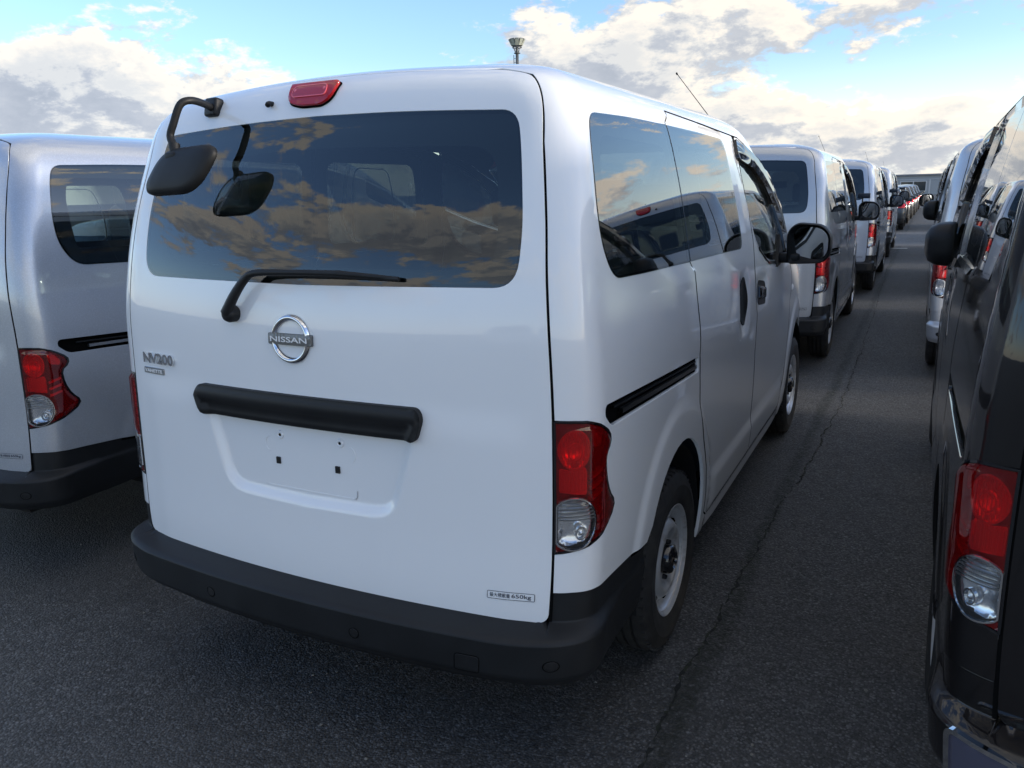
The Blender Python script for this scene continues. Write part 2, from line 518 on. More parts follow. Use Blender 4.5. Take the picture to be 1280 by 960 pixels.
def ellipse(c, ru, rv, n=32, a0=0, a1=2*math.pi):
    a = np.linspace(a0, a1, n, endpoint=abs(a1-a0) < 6.28)
    return np.stack([c[0]+ru*np.cos(a), c[1]+rv*np.sin(a)], 1)
def mirror(poly): 
    q = np.array(poly, float)[::-1].copy(); q[:, 0] *= -1; return q

def patch(B, name, loops, m, parent, off=0.0, dome=0.0, dome_w=.01, step=.03, bstep=None, skirt=.012, fillet=.0010,
          noskirt=None, refine=None, rings=()):
    """cut a panel out of the body surface: loops[0] is the outline, the others are holes"""
    loops = [np.array(l, float) for l in loops]
    bs = bstep or step*.8
    L = [resample(l, bs) for l in loops]
    allb = np.concatenate(L)
    lo, hi = L[0].min(0), L[0].max(0)
    def grid(st, lo, hi):
        us = np.arange(lo[0]+st*.5, hi[0], st); vs = np.arange(lo[1]+st*.5, hi[1], st*.87)
        gu, gv = np.meshgrid(us, vs); gu = gu.copy(); gu[1::2] += st*.5
        return np.stack([gu.ravel(), gv.ravel()], 1)
    P = grid(step, lo, hi)
    if refine:
        for (rlo, rhi, rs) in refine:
            rlo = np.array(rlo); rhi = np.array(rhi)
            P = P[~((P > rlo) & (P < rhi)).all(1)]
            P = np.concatenate([P, grid(rs, rlo, rhi)])
    if len(P):
        ok = inside(L[0], P)
        for h in L[1:]: ok &= ~inside(h, P)
        P = P[ok]
    if len(P):
        d = np.full(len(P), 1e9)
        for l in L: d = np.minimum(d, dist(l, P))
        P = P[d > bs*.35]
    for rl, ds in rings:                      # guide rows following a feature outline
        for dd_ in ds:
            l = resample(np.array(rl, float), .014)
            t = np.roll(l, -1, 0)-np.roll(l, 1, 0); t /= np.linalg.norm(t, axis=1, keepdims=True)+1e-9
            sg_ = 1 if .5*np.sum(l[:, 0]*np.roll(l[:, 1], -1)-np.roll(l[:, 0], -1)*l[:, 1]) > 0 else -1
            l = l+np.stack([t[:, 1], -t[:, 0]], 1)*sg_*dd_
            ok = inside(L[0], l)
            for h in L[1:]: ok &= ~inside(h, l)
            l = l[ok]
            if not len(l): continue
            d = np.full(len(l), 1e9)
            for q_ in L: d = np.minimum(d, dist(q_, l))
            l = l[d > .003]
            if not len(l): continue
            if len(P):
                keep_ = np.array([((l-p)**2).sum(1).min() > .008**2 for p in P]) if len(P)*len(l) < 4e7 else np.ones(len(P), bool)
                P = P[keep_]
            P = np.concatenate([P, l]) if len(P) else l
    pts = np.concatenate([allb, P]) if len(P) else allb
    edges = []; k = 0
    for l in L:
        n = len(l); edges += [(k+i, k+(i+1) % n) for i in range(n)]; k += n
    vs, es, fs, ov, oe, of = delaunay_2d_cdt([Vector(p) for p in pts], edges, [], 0, 1e-6)
    V = np.array([tuple(v) for v in vs]); F = np.array([f for f in fs if len(f) == 3])
    C = V[F].mean(1)
    ok = inside(L[0], C)
    for h in L[1:]: ok &= ~inside(h, C)
    F = F[ok]
    offf = None
    def offf(a, b):
        o = np.zeros_like(np.asarray(a, float))+off
        if dome:
            Q = np.stack([np.ravel(a), np.ravel(b)], 1)
            dd = np.full(len(Q), 1e9)
            for l in loops: dd = np.minimum(dd, dist(l, Q))
            t = np.clip(dd/dome_w, 0, 1)
            o = o+(dome*np.sqrt(np.clip(1-(1-t)**2, 0, 1))).reshape(o.shape)
        return o
    S = B.surf(V[:, 0], V[:, 1], offf(V[:, 0], V[:, 1]))
    N = B.full_normal(V[:, 0], V[:, 1], offf)
    verts = list(S); norms = list(N); faces = []
    # orientation: (U, v) counter-clockwise is outward
    a = V[F[:, 1]]-V[F[:, 0]]; b = V[F[:, 2]]-V[F[:, 0]]
    cw = (a[:, 0]*b[:, 1]-a[:, 1]*b[:, 0]) < 0
    F = F.copy(); F[cw] = F[cw][:, ::-1]
    faces += [tuple(int(x) for x in f) for f in F]
    if skirt:
        for li, l in enumerate(L):
            n = len(l)
            area = .5*np.sum(l[:, 0]*np.roll(l[:, 1], -1)-np.roll(l[:, 0], -1)*l[:, 1])
            ccw = area > 0
            t = np.roll(l, -1, 0)-np.roll(l, 1, 0)
            t /= np.linalg.norm(t, axis=1, keepdims=True)+1e-9
            o = np.stack([t[:, 1], -t[:, 0]], 1)*(1 if ccw else -1)       # away from the loop's interior
            if li: o = -o                                                # holes: towards the hole
            q = l+o*fillet
            nb = B.bnormal(l[:, 0], l[:, 1])
            p0 = B.surf(l[:, 0], l[:, 1], off)
            p1 = B.surf(q[:, 0], q[:, 1], off-fillet)
            od = p1-p0; od -= (od*nb).sum(1, keepdims=True)*nb; od /= np.linalg.norm(od, axis=1, keepdims=True)+1e-9
            p2 = B.surf(q[:, 0], q[:, 1], off-skirt)
            k0 = len(verts)
            verts += list(p0)+list(p1)+list(p2)
            n0 = B.full_normal(l[:, 0], l[:, 1], offf) if not dome else nb*.7+od*.7
            norms += list(n0)+list(od*.95+nb*.3)+list(od)
            for i in range(n):
                j = (i+1) % n
                if noskirt is not None and noskirt(l[i]) and noskirt(l[j]): continue
                out_ccw = ccw if li == 0 else not ccw
                for r_ in (0, 1):
                    A, Bq, Cq, Dq = k0+r_*n+i, k0+r_*n+j, k0+(r_+1)*n+j, k0+(r_+1)*n+i
                    faces.append((A, Dq, Cq, Bq) if out_ccw else (A, Bq, Cq, Dq))
    N = np.array(norms); N /= np.linalg.norm(N, axis=1, keepdims=True)+1e-9
    return mesh_obj(name, verts, faces, m, parent, True, N)

def ribbons(B, name, paths, width, off, m, parent, thick=0.0):
    verts = []; faces = []
    for p, closed in paths:
        l = resample(np.array(p, float), .03, closed)
        n = len(l)
        t = np.gradient(l, axis=0) if not closed else np.roll(l, -1, 0)-np.roll(l, 1, 0)
        t /= np.linalg.norm(t, axis=1, keepdims=True)+1e-9
        o = np.stack([t[:, 1], -t[:, 0]], 1)*width/2
        a = B.surf(l[:, 0]+o[:, 0], l[:, 1]+o[:, 1], off); b = B.surf(l[:, 0]-o[:, 0], l[:, 1]-o[:, 1], off)
        k = len(verts)
        if thick:
            c = B.surf(l[:, 0]+o[:, 0], l[:, 1]+o[:, 1], off-thick); d = B.surf(l[:, 0]-o[:, 0], l[:, 1]-o[:, 1], off-thick)
            verts += list(a)+list(b)+list(d)+list(c); R_ = 4
        else:
            verts += list(a)+list(b); R_ = 2
        for i in range(n if closed else n-1):
            j = (i+1) % n
            for r_ in range(R_ if thick else 1):
                r2 = (r_+1) % R_
                faces.append((k+r_*n+i, k+r_*n+j, k+r2*n+j, k+r2*n+i))
    return mesh_obj(name, verts, faces, m, parent, not thick)

def text_bm(txt, size=1.0, extrude=.1, bold=0.0, shear=0.0):
    cu = bpy.data.curves.new('t', 'FONT'); cu.body = txt; cu.size = size; cu.extrude = extrude
    cu.offset = bold; cu.shear = shear; cu.align_x = 'CENTER'; cu.align_y = 'CENTER'; cu.resolution_u = 3
    o = bpy.data.objects.new('t', cu); COL.objects.link(o)
    dg = bpy.context.evaluated_depsgraph_get()
    me = bpy.data.meshes.new_from_object(o.evaluated_get(dg))
    V = np.array([v.co[:] for v in me.vertices]); F = [tuple(p.vertices) for p in me.polygons]
    bpy.data.objects.remove(o); bpy.data.curves.remove(cu); bpy.data.meshes.remove(me)
    return V, F
def text_on(B, name, txt, c, w, h, off, thick, m, parent, bold=0.0, shear=0.0, ang=0.0):
    """lettering fitted into a w x h box centred at (U, v) = c on the body surface"""
    V, F = text_bm(txt, 1.0, .5, bold, shear)
    lo, hi = V.min(0), V.max(0); V = (V-(lo+hi)/2)/(hi-lo)
    x = V[:, 0]*w; y = V[:, 1]*h
    U = c[0]+x*math.cos(ang)-y*math.sin(ang); v = c[1]+x*math.sin(ang)+y*math.cos(ang)
    S = B.surf(U, v, off+(V[:, 2]+.5)*thick)
    return mesh_obj(name, S, F, m, parent, False)

# ------------------------------------------------------------------ the van
def _crown(A, v):
    return .016*sm((v-1.70)/.16)*(1-sm((v-1.92)/.25))*np.clip(1-(A/.75)**2, 0, 1)
class Van(Body):
    def __init__(s):
        super().__init__(
            pchip([.15, 1.70, 1.76, 1.81, 1.86, 1.94, 2.14, 2.46], [.15, 1.70, 1.757, 1.797, 1.826, 1.858, 1.896, 1.910], .015),
            pchip([.15, .30, .45, .62, .80, 1.0, 1.12, 1.22, 1.32, 1.45, 1.58, 1.70, 1.76, 1.81, 1.86, 1.94, 2.14, 2.46],
                  [.79, .815, .830, .838, .840, .838, .832, .823, .811, .794, .774, .750, .735, .712, .675, .60, .38, .0], .02),
            pchip([.15, .30, .49, .70, 1.0, 1.18, 1.33, 1.5, 1.70, 1.76, 1.81, 1.86, 1.94, 2.14, 2.46],
                  [.02, -.010, -.020, -.010, .000, .008, .032, .078, .142, .158, .174, .198, .260, .46, .80], .02),
            pchip([.15, .30, .60, .80, .95, 1.05, 1.12, 1.20, 1.4, 1.6, 1.70, 1.76, 1.81, 1.86, 1.94, 2.14, 2.46],
                  [4.33, 4.37, 4.385, 4.36, 4.28, 4.10, 3.88, 3.66, 3.24, 2.84, 2.64, 2.52, 2.42, 2.30, 2.15, 1.9, 1.6], .03),
            pchip([.15, .5, 1.0, 1.3, 1.6, 1.75, 1.85, 2.0, 2.46], [.10, .10, .10, .085, .062, .062, .08, .10, .1], .05),
            pchip([.15, .5, 1.0, 1.3, 1.5, 1.7, 1.87, 2.46], [.15, .15, .15, .14, .13, .13, .15, .17], .03),
            ([.3, .9, 1.1, 1.3, 1.7, 2.5], [.45, .42, .34, .26, .22, .2]), 2.46, .10, _crown)
        s.ready = False
        # ---- outlines, metres; (U, v) at the back, (y, v) on the side
        s.rwin = rounded([(-.668, 1.318), (0, 1.312), (.668, 1.318), (.684, 1.45), (.690, 1.744), (.35, 1.757), (0, 1.761), (-.35, 1.757), (-.690, 1.744), (-.684, 1.45)],
                         [.07, 0, .07, .3, .045, .3, 0, .3, .045, .3], 7)
        s.gate_r = [(.700, .474), (.738, .486), (.7400, .60), (.7400, 1.40), (.7430, 1.66), (.757, 1.75), (.768, 1.81), (.778, 1.86), (.72, 1.905)]
        gl = [(-u, v) for u, v in s.gate_r]
        s.gate = rounded(np.array([(0, .452), (.45, .459)]+s.gate_r+[(.3, 1.915), (-.3, 1.915)]+gl[::-1]+[(-.45, .459)]),
                         [0, .1, .03, .02, .1, .2, .05, .03, .03, .03, .05, .1, .1, .05, .03, .03, .03, .05, .2, .1, .02, .03, .1], 4)
        s.recess = rounded([(-.305, .700), (0, .692), (.305, .700), (.395, .985), (-.395, .985)], [.07, 0, .07, .01, .01], 7)
        s.lamp = np.array([(.7475, .668), (.786, .674), (.813, .678), (.845, .684), (.872, .692), (.905, .702), (.930, .716), (.950, .733), (.960, .752), (.956, .768),
                           (.944, .785), (.935, .803), (.926, .83), (.921, .855), (.919, .885), (.923, .903), (.935, .915), (.941, .929), (.940, .943), (.930, .958), (.910, .973), (.888, .984), (.860, .993),
                           (.836, .9985), (.80, 1.001), (.7475, 1.002)])
        # side glass, one outline for the recess round both panes, then each pane
        s.qwin_yv = rounded([(.268, 1.40), (.322, 1.319), (.60, 1.310), (1.033, 1.3025), (1.010, 1.53), (.976, 1.749), (.62, 1.7495), (.322, 1.741), (.292, 1.66), (.262, 1.50)],
                            [.08, .05, .1, .0, .1, .0, .1, .06, .05, .08], 5)
        s.swin_yv = rounded([(1.045, 1.302), (1.55, 1.293), (1.895, 1.284), (1.872, 1.40), (1.80, 1.60), (1.775, 1.738), (1.35, 1.747), (.988, 1.749), (1.022, 1.53)],
                            [.0, .1, .06, .1, .1, .06, .1, .0, .1], 5)
        s.fwin_yv = rounded([(2.42, 1.190), (2.88, 1.150), (3.02, 1.155), (2.90, 1.30), (2.72, 1.44), (2.50, 1.572), (2.27, 1.665), (1.95, 1.738), (1.93, 1.65), (2.03, 1.49), (2.16, 1.30)],
                            [.12, .1, .03, .1, .1, .1, .1, .03, .08, .1, .1], 5)
        q = s.sp(s.qwin_yv); w = s.sp(s.swin_yv)
        s.qwin, s.swin, s.fwin = q, w, s.sp(s.fwin_yv)
        s.both = s.sp(rounded([(.268, 1.40), (.322, 1.319), (.60, 1.310), (1.55, 1.293), (1.895, 1.284), (1.872, 1.40), (1.80, 1.60), (1.775, 1.738), (1.35, 1.747), (.62, 1.7495), (.322, 1.741), (.292, 1.66), (.262, 1.50)],
                              [.08, .05, .1, .1, .06, .1, .1, .06, .1, .1, .06, .05, .08], 5))
        s.rail_yv = rounded([(.162, 1.000), (.203, .961), (1.05, .924), (1.05, .978), (.170, 1.025)], [.03, .03, 0, 0, .03], 4)
        s.rail = s.sp(s.rail_yv)
        s.ready = True
    ARC = (.835, .36, .355, .38)
    ARF = (3.575, .36, .355, .38)
    def arch_e(s, y, v, a):
        return (np.hypot((y-a[0])/a[2], (np.maximum(v, a[1])-a[1])/a[3])-1)*.37
    def disp(s, U, v):
        U = np.abs(np.asarray(U, float)); v = np.asarray(v, float)+0*U
        d = 0*U
        if not s.ready: return d
        rear = U < 1.2
        d = d-.006*sm((.020-sdist(s.rwin, U, v))/.015)
        d = d-.018*sm(-sdist(s.recess, U, v)/.034)
        d = d+.006*sm((1.03-v)/.10)*sm((.72-U)/.1)
        d = d-.013*sm((.032-sdist(s.both, U, v))/.022)
        d = d-.006*sm((.028-sdist(s.fwin, U, v))/.018)
        y = s.base(U, v)[..., 1]
        side = (U > U2-.1)
        for a in (s.ARC, s.ARF):
            e = s.arch_e(y, v, a)
            d = d+np.where(side, .009*sm((.14-e)/.055)*sm((v-.2)/.1), 0)
        mid = sm((y-1.25)/.15)*sm((3.1-y)/.15)
        d = d+np.where(side, mid*(.012*sm((.50-v)/.07)-.010*sm((.34-v)/.05)), 0)
        # cup behind the sliding-door handle
        d = d-np.where(side, .016*np.exp(-(((y-1.84)/.075)**4+((v-1.06)/.115)**4)), 0)
        d = d-np.where(side, .010*np.exp(-(((y-2.25)/.13)**4+((v-1.06)/.07)**4)), 0)
        return d
VAN = Van()

def arch_pts(a, n=17, y0=None):
    t = np.linspace(math.pi, 0, n)
    return [(a[0]+a[2]*math.cos(x), a[1]+a[3]*math.sin(x)) for x in t]

def wheel_parts(parent, x, y, z, sgn, M):
    """wheel: hub (part) > tyre, rim"""
    r = .312
    bm = bmesh.new()
    prof = [(-.02, .0), (-.02, .045), (-.055, .05), (-.06, .0)]
    add_lathe(bm, [(-.02*1, .001), (-.012, .03), (-.03, .048), (-.10, .05), (-.10, .16), (-.16, .16)], (0, 0, 0), 24)
    hub = bm_obj('wheel', bm, M_TRIM, parent, True, 40)
    hub.location = (x, y, z); hub.scale = (sgn, 1, 1)
    bm = bmesh.new()
    P = [(-.168, .178), (-.172, .20), (-.178, .24), (-.168, .285), (-.150, .303)]
    # tread with circumferential grooves
    xs = [-.150, -.128, -.126, -.120, -.118, -.094, -.092, -.086, -.084, -.060, -.058, -.052, -.050, -.028]
    gs = [0, 0, 1, 1, 0, 0, 1, 1, 0, 0, 1, 1, 0, 0]
    P += [(a, .312-.004*abs((a+.089)/.06)**2-(.008 if g else 0)) for a, g in zip(xs, gs)]
    P += [(-.014, .300), (-.004, .286), (.002, .262), (.0035, .258), (.002, .254), (.001, .235), (-.002, .215), (-.008, .195), (-.012, .190), (-.016, .184)]
    add_lathe(bm, P, (0, 0, 0), 56)
    # cross sipes on the shoulders
    for k in range(56):
        a = 2*math.pi*k/56
        mt = Matrix.Rotation(a, 4, 'X')
        add_box(bm, (-.045, -.0035, .296), (-.012, .0035, .3075), 0, 1, mt @ Matrix.Rotation(.3, 4, 'Z') if False else mt)
    bm_obj('tyre', bm, M_TYRE, hub, True, 35)
    bm = bmesh.new()
    P = [(-.10, .172), (-.018, .176), (-.010, .190), (-.007, .1925), (-.006, .1905), (-.012, .182), (-.022, .176), (-.034, .170), (-.040, .160), (-.046, .153),
         (-.044, .146), (-.030, .136), (-.019, .126), (-.014, .114), (-.017, .102), (-.027, .090), (-.036, .078), (-.040, .064), (-.036, .048), (-.030, .040), (-.034, .030), (-.036, 0.001)]
    add_lathe(bm, P, (0, 0, 0), 64)
    bm_obj('rim', bm, M_RIM, hub, True, 50)
    bm = bmesh.new()
    for k in range(12):
        a = 2*math.pi*(k//2)/6+(k % 2)*.26
        mt = Matrix.Rotation(a, 4, 'X')
        add_box(bm, (-.045, -.0115, .136), (-.0285, .0115, .1475), .003, 2, mt)
    tag(bm_obj('vent_slots', bm, M_SEAL, hub), kind='stuff')
    bm = bmesh.new()
    add_lathe(bm, [(-.034, .052), (-.010, .050), (-.002, .044), (.002, .034), (.004, .030), (-.004, .026), (-.005, .001)], (0, 0, 0), 32)
    for k in range(5):
        a = 2*math.pi*k/5+.3
        add_lathe(bm, [(-.028, .009), (-.016, .009), (-.013, .006), (-.013, .001)], (0, .038*0+.062*math.cos(a), .062*math.sin(a)), 8)
    bm_obj('hub_cap', bm, M_GLOSSB, hub, True, 40)
    return hub

def rbox(name, lo, hi, bev, m, parent, rot=0.0, seg=3):
    bm = bmesh.new()
    c = Vector(((lo[0]+hi[0])/2, (lo[1]+hi[1])/2, lo[2]))
    mt = Matrix.Translation(c) @ Matrix.Rotation(rot, 4, 'X') @ Matrix.Translation(-c)
    add_box(bm, lo, hi, bev, seg, mt)
    return bm_obj(name, bm, m, parent)

def side_both(fn):
    """run a builder for the right side and the mirrored left side"""
    fn(lambda p: np.array(p, float)); fn(mirror)

def build_van(root, P, opts=()):
    B = VAN
    is_seam = lambda p: abs(p[0]) > 4.545 or p[1] > 2.455
    # ---- body shell outline (right half, going forward along the bottom)
    bump_top = [(.7485, .565), (.80, .566)]
    low = [tuple(x) for x in B.sp([(.12, .562), (.215, .555), (.489, .533)])]
    ar = [p for p in arch_pts(B.ARC, 23) if not (p[0] < .6 and p[1] < .535)]
    af = arch_pts(B.ARF, 23)
    sill = [(B.ARC[0]+B.ARC[2], .255), (1.5, .235), (3.0, .235), (B.ARF[0]-B.ARF[2], .24)]
    post = [(B.ARF[0]+B.ARF[2], .24)]
    right = bump_top+low+[tuple(x) for x in B.sp(ar)]+[tuple(x) for x in B.sp(sill)]+[tuple(x) for x in B.sp(af)]+[tuple(x) for x in B.sp(post)]
    right += [(3.9, .22), (4.55, .22)]
    ws = [(4.55, 1.10), (3.95, 1.108), (3.62, 1.125), (3.50, 1.17), (3.42, 1.32), (3.40, 1.50), (3.42, 1.68), (3.50, 1.725), (3.9, 1.742), (4.55, 1.748)]
    gate_gap = [(u+.0065, v) for u, v in [(.742, 1.40), (.745, 1.66), (.757, 1.75), (.768, 1.81), (.778, 1.86)]]+[(.735, 1.913), (.30, 1.923)]
    lamp_notch = [(.7485, .664)]+[tuple(x) for x in (B.lamp[1:-1]+(B.lamp[1:-1]-np.array([.80, .84]))/np.linalg.norm(B.lamp[1:-1]-np.array([.80, .84]), axis=1, keepdims=True)*.0035)]+[(.7485, 1.006)]
    edge = lamp_notch+gate_gap          # from the lamp up and over the gate
    outer_r = right+ws+[(4.55, 2.46)]
    outer = outer_r+[(-u, v) for u, v in outer_r[::-1]]+[(-u, v) for u, v in edge]+[(u, v) for u, v in edge[::-1]]
    # door openings joined with the quarter window
    g = .0045
    dtop = [(.990, 1.800), (1.45, 1.781), (1.885, 1.762), (2.02, 1.757), (2.30, 1.698), (2.57, 1.612), (2.78, 1.505), (2.97, 1.37), (3.10, 1.22), (3.16, 1.10), (3.17, .9), (3.14, .6), (3.10, .42), (3.04, .335)]
    dbot = [(2.10, .300), (1.30, .300), (1.232, .34), (1.222, .43), (1.185, .54), (1.12, .66), (1.078, .76), (1.068, .90), (1.062, .98), (1.045, 1.25)]
    qw = B.qwin_yv
    # quarter glass outline without its front edge
    qleft = [tuple(p) for p in qw if p[0] < .95]
    # order: bottom-right -> bottom-left -> top-left -> top-right is clockwise; build explicitly
    bot = sorted([p for p in qleft if p[1] < 1.335 and p[0] > .30], key=lambda p: -p[0])
    rest = [p for p in qleft if not (p[1] < 1.335 and p[0] > .30)]
    rest_left = sorted([p for p in rest if p[1] < 1.735 and p[0] < .32], key=lambda p: p[1])
    rest_top = sorted([p for p in rest if p not in rest_left], key=lambda p: p[0])
    qpath = [(1.040, 1.300)]+bot+rest_left+rest_top+[(.982, 1.752)]
    hole = B.sp(qpath+dtop+dbot)
    fuel = None
    holes = [hole, mirror(hole), B.rail, mirror(B.rail)]
    RD = (.010, .017, .024, .031, .038)
    arc_r = [B.sp([(a[0]+(a[2]+q*.96)*math.cos(x), a[1]+(a[3]+q)*math.sin(x)) for x in np.linspace(math.pi, 0, 30)]+[(a[0]+a[2]+.1, a[1]-.1), (a[0]-a[2]-.1, a[1]-.1)]) for a in (B.ARC, B.ARF) for q in (.09, .105, .12, .135, .15)]
    body_rings = [(B.both, RD), (mirror(B.both), RD), (B.rwin, (.01, .02))]+[(q, (0,)) for q in arc_r]+[(mirror(q), (0,)) for q in arc_r]
    patch(B, 'body', [np.array(outer)]+holes, P, root, step=.032, bstep=.014, skirt=.012, noskirt=is_seam, rings=body_rings)
    # ---- tailgate
    gate = patch(B, 'tailgate', [B.gate, B.rwin], P, root, step=.022, bstep=.012, skirt=.012,
                 refine=[((-.42, .66), (.42, 1.0), .0085)], rings=[(B.rwin, (.006, .012, .018, .024))])
    rg = patch(B, 'rear_window', [rounded(B.rwin, .001)], G_REAR, root, off=-.001, step=.035, bstep=.015, skirt=.004)
    inner = rounded([(-.60, 1.36), (.60, 1.36), (.615, 1.45), (.615, 1.66), (.0, 1.68), (-.615, 1.66), (-.615, 1.45)], [.06, .06, .1, .08, .2, .08, .1], 6)
    patch(B, 'window_border', [B.rwin, inner], M_FRIT, rg, off=-.006, step=.04, bstep=.02, skirt=0)
    # seals under every gap
    frontgap = B.sp([(1.955, 1.758), (1.99, 1.60), (2.045, 1.40), (2.078, 1.25), (2.088, 1.05), (2.10, .80), (2.10, .50), (2.085, .302)])
    rg_path = np.array([(.7440, .485)]+[(u+.0042, v) for u, v in B.gate_r[2:]]+[(.3, 1.919), (0, 1.919)])
    rb = np.array([(.745, .562), (.80, .563)]+low)
    hp = B.sp(dtop+dbot)
    mid = B.sp([(1.039, 1.30), (1.016, 1.53), (.982, 1.75)])
    paths = []
    for p, c in ((rb, False), (B.lamp, False), (mid, False)):
        paths += [(p, c), (mirror(p), c)]
    def inset(poly, d):
        l = resample(np.array(poly), .02); t = np.roll(l, -1, 0)-np.roll(l, 1, 0); t /= np.linalg.norm(t, axis=1, keepdims=True)+1e-9
        sg_ = 1 if .5*np.sum(l[:, 0]*np.roll(l[:, 1], -1)-np.roll(l[:, 0], -1)*l[:, 1]) > 0 else -1
        return l-np.stack([t[:, 1], -t[:, 0]], 1)*sg_*d
    hi_ = inset(hole, .0032)
    gaps = []
    for p, c in ((rg_path, False), (hi_, True), (frontgap, False)):
        gaps += [(p, c), (mirror(p), c)]
    for i_, gp in enumerate(gaps): ribbons(B, 'gap_seal', [gp], .0090 if i_ < 2 else .0068, -.0013 if i_ < 2 else .0005, M_SEAL, root)
    paths += [(B.rwin, True), (B.fwin, True), (mirror(B.fwin), True)]
    for pp_ in paths: ribbons(B, 'rubber_seal', [pp_], .026, -.0065, M_SEAL, root)
    # ---- doors
    sl = [(2.085-g, 1.25), (2.051, 1.40), (1.998, 1.60), (1.956, 1.72), (1.95, 1.755), (1.885, 1.7575), (1.45, 1.777), (.996, 1.7955)]
    dr = [(1.306, .3045), (2.088, .3045), (2.095, .50), (2.095, .80), (2.083, 1.05), (2.073, 1.25)]+[(2.040, 1.40), (1.985, 1.60), (1.950, 1.74), (1.885, 1.7575), (1.45, 1.7765), (.996, 1.7955), (.986, 1.752)]
    sw = B.swin_yv
    wb = sorted([tuple(p) for p in sw if p[1] < 1.31 and 1.10 < p[0] < 1.87], key=lambda p: -p[0])
    wr = sorted([tuple(p) for p in sw if p[0] > 1.70 and 1.31 <= p[1] < 1.735 and p[0] > 1.74], key=lambda p: -p[1])
    wt = sorted([tuple(p) for p in sw if p[1] >= 1.735 and p[0] > 1.05], key=lambda p: p[0])
    corner = [(1.888, 1.30)]
    notch = wt+wr+wb+[(1.050, 1.3005)]
    left_edge = [(1.053, 1.25), (1.070, .98), (1.0765, .90), (1.0865, .76), (1.1285, .665), (1.1945, .545), (1.2305, .431), (1.240, .344)]
    sdoor = B.sp(dr+notch+left_edge)
    fo = [(2.100, .3045), (3.035, .3395), (3.095, .423), (3.135, .60), (3.165, .90), (3.155, 1.10), (3.095, 1.215), (2.965, 1.365), (2.775, 1.500), (2.565, 1.607), (2.295, 1.693), (2.02, 1.7525),
          (1.961, 1.754), (1.995, 1.60), (2.050, 1.40), (2.083, 1.25), (2.093, 1.05), (2.105, .80), (2.105, .50)]
    fdoor = B.sp(fo)
    def mk(f):
        d = patch(B, 'sliding_door', [f(sdoor)], P, root, step=.026, bstep=.012, rings=[(f(B.both), RD), (f(B.sp(ellipse((1.845, 1.063), .066, .102, 28))), (-.045, -.03, -.015, .004, .015, .03, .045))])
        # handle: dark cup plate and a grip bar
        h = patch(B, 'door_handle', [f(B.sp(ellipse((1.845, 1.063), .066, .102, 28)))], M_TRIM, d, off=.004, dome=-.003, dome_w=.02, step=.02, bstep=.01, skirt=.006)
        e = patch(B, 'front_door', [f(fdoor), f(B.fwin)], P, root, step=.032, bstep=.015)
        h2 = patch(B, 'door_handle', [f(B.sp(rounded([(2.16, 1.005), (2.345, .99), (2.35, 1.095), (2.165, 1.12)], .035)))], M_TRIM, e, off=.003, step=.02, bstep=.01, skirt=.006)
        h3 = patch(B, 'handle_paddle', [f(B.sp(rounded([(2.185, 1.03), (2.325, 1.018), (2.33, 1.072), (2.188, 1.090)], .02)))], M_GLOSSB, e, off=.009, dome=.009, dome_w=.015, step=.012, bstep=.008, skirt=.02)
        h4 = patch(B, 'side_window', [f(B.qwin)], G_SIDE, root, off=.003, step=.04, bstep=.015, skirt=.004)
        inn = rounded([(.345, 1.40), (.37, 1.365), (.96, 1.352), (.93, 1.68), (.38, 1.69), (.345, 1.6)], [.05, .03, .03, .05, .06, .05], 5)
        patch(B, 'window_border', [f(B.qwin), f(B.sp(inn))], M_FRIT, h4, off=-.006, step=.05, bstep=.02, skirt=0)
        h5 = patch(B, 'side_window', [f(B.swin)], G_SIDE, root, off=.003, step=.04, bstep=.015, skirt=.004)
        inn2 = rounded([(1.12, 1.345), (1.80, 1.328), (1.75, 1.60), (1.70, 1.69), (1.08, 1.69)], .05, 5)
        patch(B, 'window_border', [f(B.swin), f(B.sp(inn2))], M_FRIT, h5, off=-.006, step=.05, bstep=.02, skirt=0)
        # opening vent pane set into the sliding-door glass
        vp = rounded([(1.30, 1.335), (1.62, 1.330), (1.60, 1.50), (1.52, 1.665), (1.27, 1.67), (1.28, 1.5)], .05, 5)
        ribbons(B, 'vent_frame', [(f(B.sp(vp)), True)], .0045, .0015, M_SATIN, h5, .002)
        patch(B, 'side_window', [f(B.fwin)], G_CLEAR, root, off=.000, step=.04, bstep=.015, skirt=.004)
        # window rubber along the belt line
        ribbons(B, 'belt_seal', [(f(B.sp([(2.20, 1.262), (2.42, 1.181), (2.88, 1.142), (3.02, 1.145)])), False)], .016, .006, M_TRIM, e, .006)
        # smoked visor over the front-door window
        vis = [(1.925, 1.66), (1.935, 1.746), (2.27, 1.680), (2.51, 1.590), (2.74, 1.455), (2.93, 1.30), (3.03, 1.17), (2.93, 1.19), (2.82, 1.31), (2.63, 1.445), (2.42, 1.555), (2.20, 1.625)]
        vv = B.sp(rounded(vis, .03, 3))
        patch(B, 'window_visor', [f(vv)], M_VISOR, root, off=.016, dome=.016, dome_w=.035, step=.03, bstep=.015, skirt=.016)
        # slot of the sliding-door rail
        sl_ = patch(B, 'rail_slot', [f(B.sp(rounded([(.160, 1.000), (.200, .960), (1.056, .925), (1.056, .981), (.166, 1.028)], .03)))], M_SEAL, root, off=-.022, step=.03, bstep=.015, skirt=0)
        ribbons(B, 'door_rail', [(f(B.sp([(.30, .978), (1.05, .943)])), False)], .012, -.004, M_SATIN, sl_, .012)
        ribbons(B, 'rail_lip', [(f(B.sp([(.25, 1.000), (1.05, .958)])), False)], .006, -.010, M_TRIM, sl_, .008)
